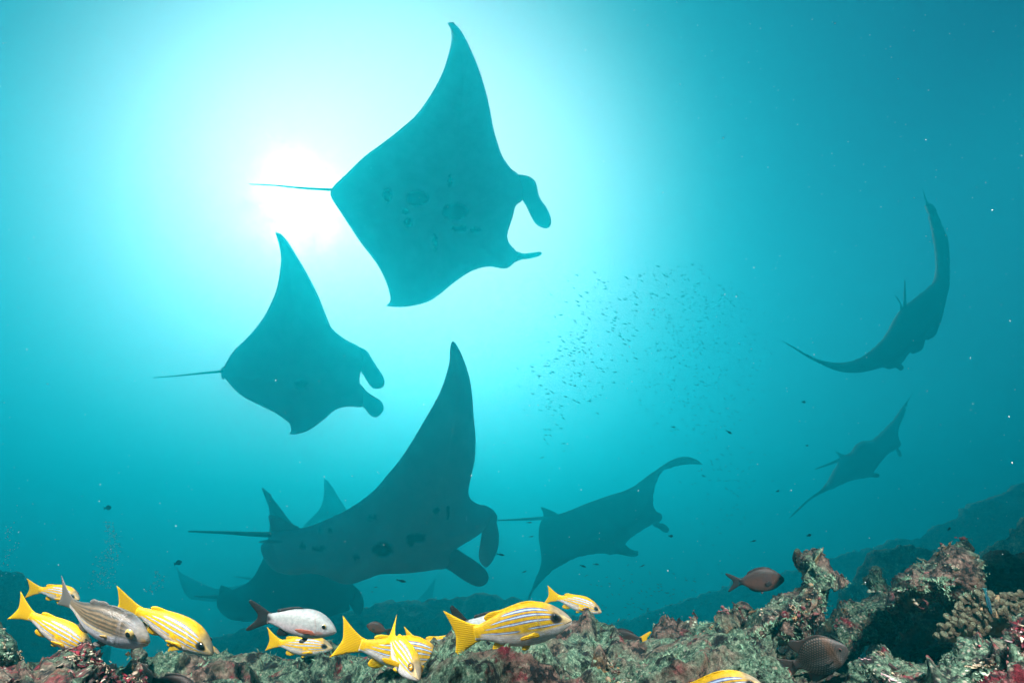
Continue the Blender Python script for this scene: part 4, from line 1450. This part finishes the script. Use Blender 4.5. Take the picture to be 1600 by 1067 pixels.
# the school right of the big rays: the ones that show largest as fish of their own
sr = random.Random(12)
pts_ = M('902,430 950,440 946,451 917,457 902,471 918,471 876,492 948,482 942,491 991,457 992,463 1028,416 1030,451 1044,460 1002,472 911,520 893,535 904,530 913,536 924,543 876,541 890,555 '
         '874,548 884,545 857,563 866,565 852,572 831,573 842,587 860,583 878,556 897,570 905,550 935,540 950,518 972,491 976,506 995,516')
while len(pts_) < 210:
    t = sr.random()
    c = (850 + 160 * t, 655 - 225 * t)
    x, y = c[0] + sr.gauss(0, 22 + 22 * t), c[1] + sr.gauss(0, 36)
    if y < 425 or x > 1080: continue
    pts_.append((x, y))
for x, y in pts_:
    small(x, y, sr.uniform(4.8, 8), sr.gauss(-16, 14), 0, sr.uniform(11.5, 14), 'tiny slim fish in the loose school right of the big rays', 'school of tiny fish', sr.gauss(0, .5), 'tiny_school_fish')
V0, F0 = tiny(.14, 5)
V, Fc = [], []
for _ in range(700):
    r_ = sr.random()
    if r_ < .62: x, y = sr.gauss(1075, 58), sr.gauss(540, 80)
    elif r_ < .80: x, y = sr.gauss(1135, 28), sr.gauss(730, 60)
    else: x, y = sr.gauss(1030, 70), sr.gauss(935, 28)
    d = sr.uniform(11.5, 15) if r_ < .8 else sr.uniform(8, 10)
    y = max(y, 400 + (d - 11.5) * 22 if r_ < .8 else 0)
    L = sr.uniform(3.2, 5.5) / F * d
    t = R(sr.gauss(-14, 22))
    dx = RIGHT * math.cos(t) + UP * math.sin(t)
    yv = UP.cross(dx).normalized()
    zv = dx.cross(yv)
    a = at(x, y, d)
    k = len(V)
    V += [a + dx * (p[0] * L) + yv * (p[1] * L) + zv * (p[2] * L) for p in V0]
    Fc += [tuple(i + k for i in f) for f in F0]
o = mesh_obj('fish_school', V, Fc, SMALL)
tag(o, 'faint haze of far tiny fish right of the school', 'fish school', kind='stuff')

# ------------------------------------------------------------------ drifting specks and bubbles


BUBBLE, bn_, bb_ = new_mat('bubble')
btr = node(bn_, 'ShaderNodeBsdfTranslucent', Color=(.95, .97, .97, 1))
bno = node(bn_, 'ShaderNodeTexNoise', Scale=30.0)
bn_.links.new(ramp(bn_, bno.outputs['Fac'], [(.3, (.8, .85, .85)), (.7, (.95, .97, .97))]), bb_.inputs['Base Color'])
bb_.inputs['Roughness'].default_value = .2
bms = node(bn_, 'ShaderNodeMixShader')
bms.inputs[0].default_value = .7
bn_.links.new(bb_.outputs[0], bms.inputs[1]); bn_.links.new(btr.outputs[0], bms.inputs[2])
bn_.links.new(bms.outputs[0], bn_.nodes['Material Output'].inputs['Surface'])


def specks(name, label, cat, pts, mat):
    V, Fc = [], []
    for p, r in pts:
        k = len(V)
        s1, s2, s3 = sr.uniform(.6, 1.5), sr.uniform(.6, 1.2), sr.uniform(.6, 1.2)
        V += [p + Vector(q) * r for q in ((s1, 0, 0), (-s1, 0, 0), (0, s2, 0), (0, -s2, 0), (0, 0, s3), (0, 0, -s3))]
        Fc += [(k + a, k + b, k + c) for a, b, c in ((0, 2, 4), (2, 1, 4), (1, 3, 4), (3, 0, 4), (2, 0, 5), (1, 2, 5), (3, 1, 5), (0, 3, 5))]
    o = mesh_obj(name, V, Fc, mat)
    tag(o, label, cat, kind='stuff')


P = []
for _ in range(1500):
    d = .7 + 3.6 * sr.random() ** 1.3
    x, y = sr.uniform(-250, 1850), sr.uniform(-150, 1000)
    P.append((at(x, y, d), min(.003, (.35 + .5 * sr.random() ** 3) / F * d * (.8 + .5 * sr.random()))))
for x, y, r, d in ((1130, 216, 2.6, 1.6), (1036, 301, 1.8, 1.8), (1020, 484, 2.2, 1.8), (1174, 545, 1.6, 2), (1305, 37, 1.7, 1.6), (1463, 266, 1.5, 1.6), (1300, 240, 1.2, 1.8), (1172, 38, 1.2, 2), (1090, 40, 1.3, 2),
                   (22, 816, 1.7, 2), (13, 827, 1.3, 2), (750, 968, 1.5, 1.4), (1012, 40, 2.0, 1.5), (68, 222, 1.5, 2.0), (5, 68, 2.0, 1.5), (468, 460, 1.2, 2)):
    P.append((at(x, y, d), .55 * r / F * d))
specks('suspended_particles', 'pale specks drifting in the water', 'particles', P, BUBBLE)
P = []
for cx_, y0, y1, wdt, cnt in ((168, 815, 920, 9, 260), (245, 892, 925, 5, 50), (12, 820, 900, 8, 60)):
    for _ in range(cnt):
        q = sr.random()
        P.append((at(cx_ + sr.gauss(0, wdt) * (.5 + q) + 8 * math.sin(q * 5), y0 + (y1 - y0) * q, sr.uniform(7.5, 8.2)), sr.uniform(.004, .012)))
specks('bubbles', 'faint columns of tiny pale bubbles rising at lower left', 'bubbles', P, BUBBLE)
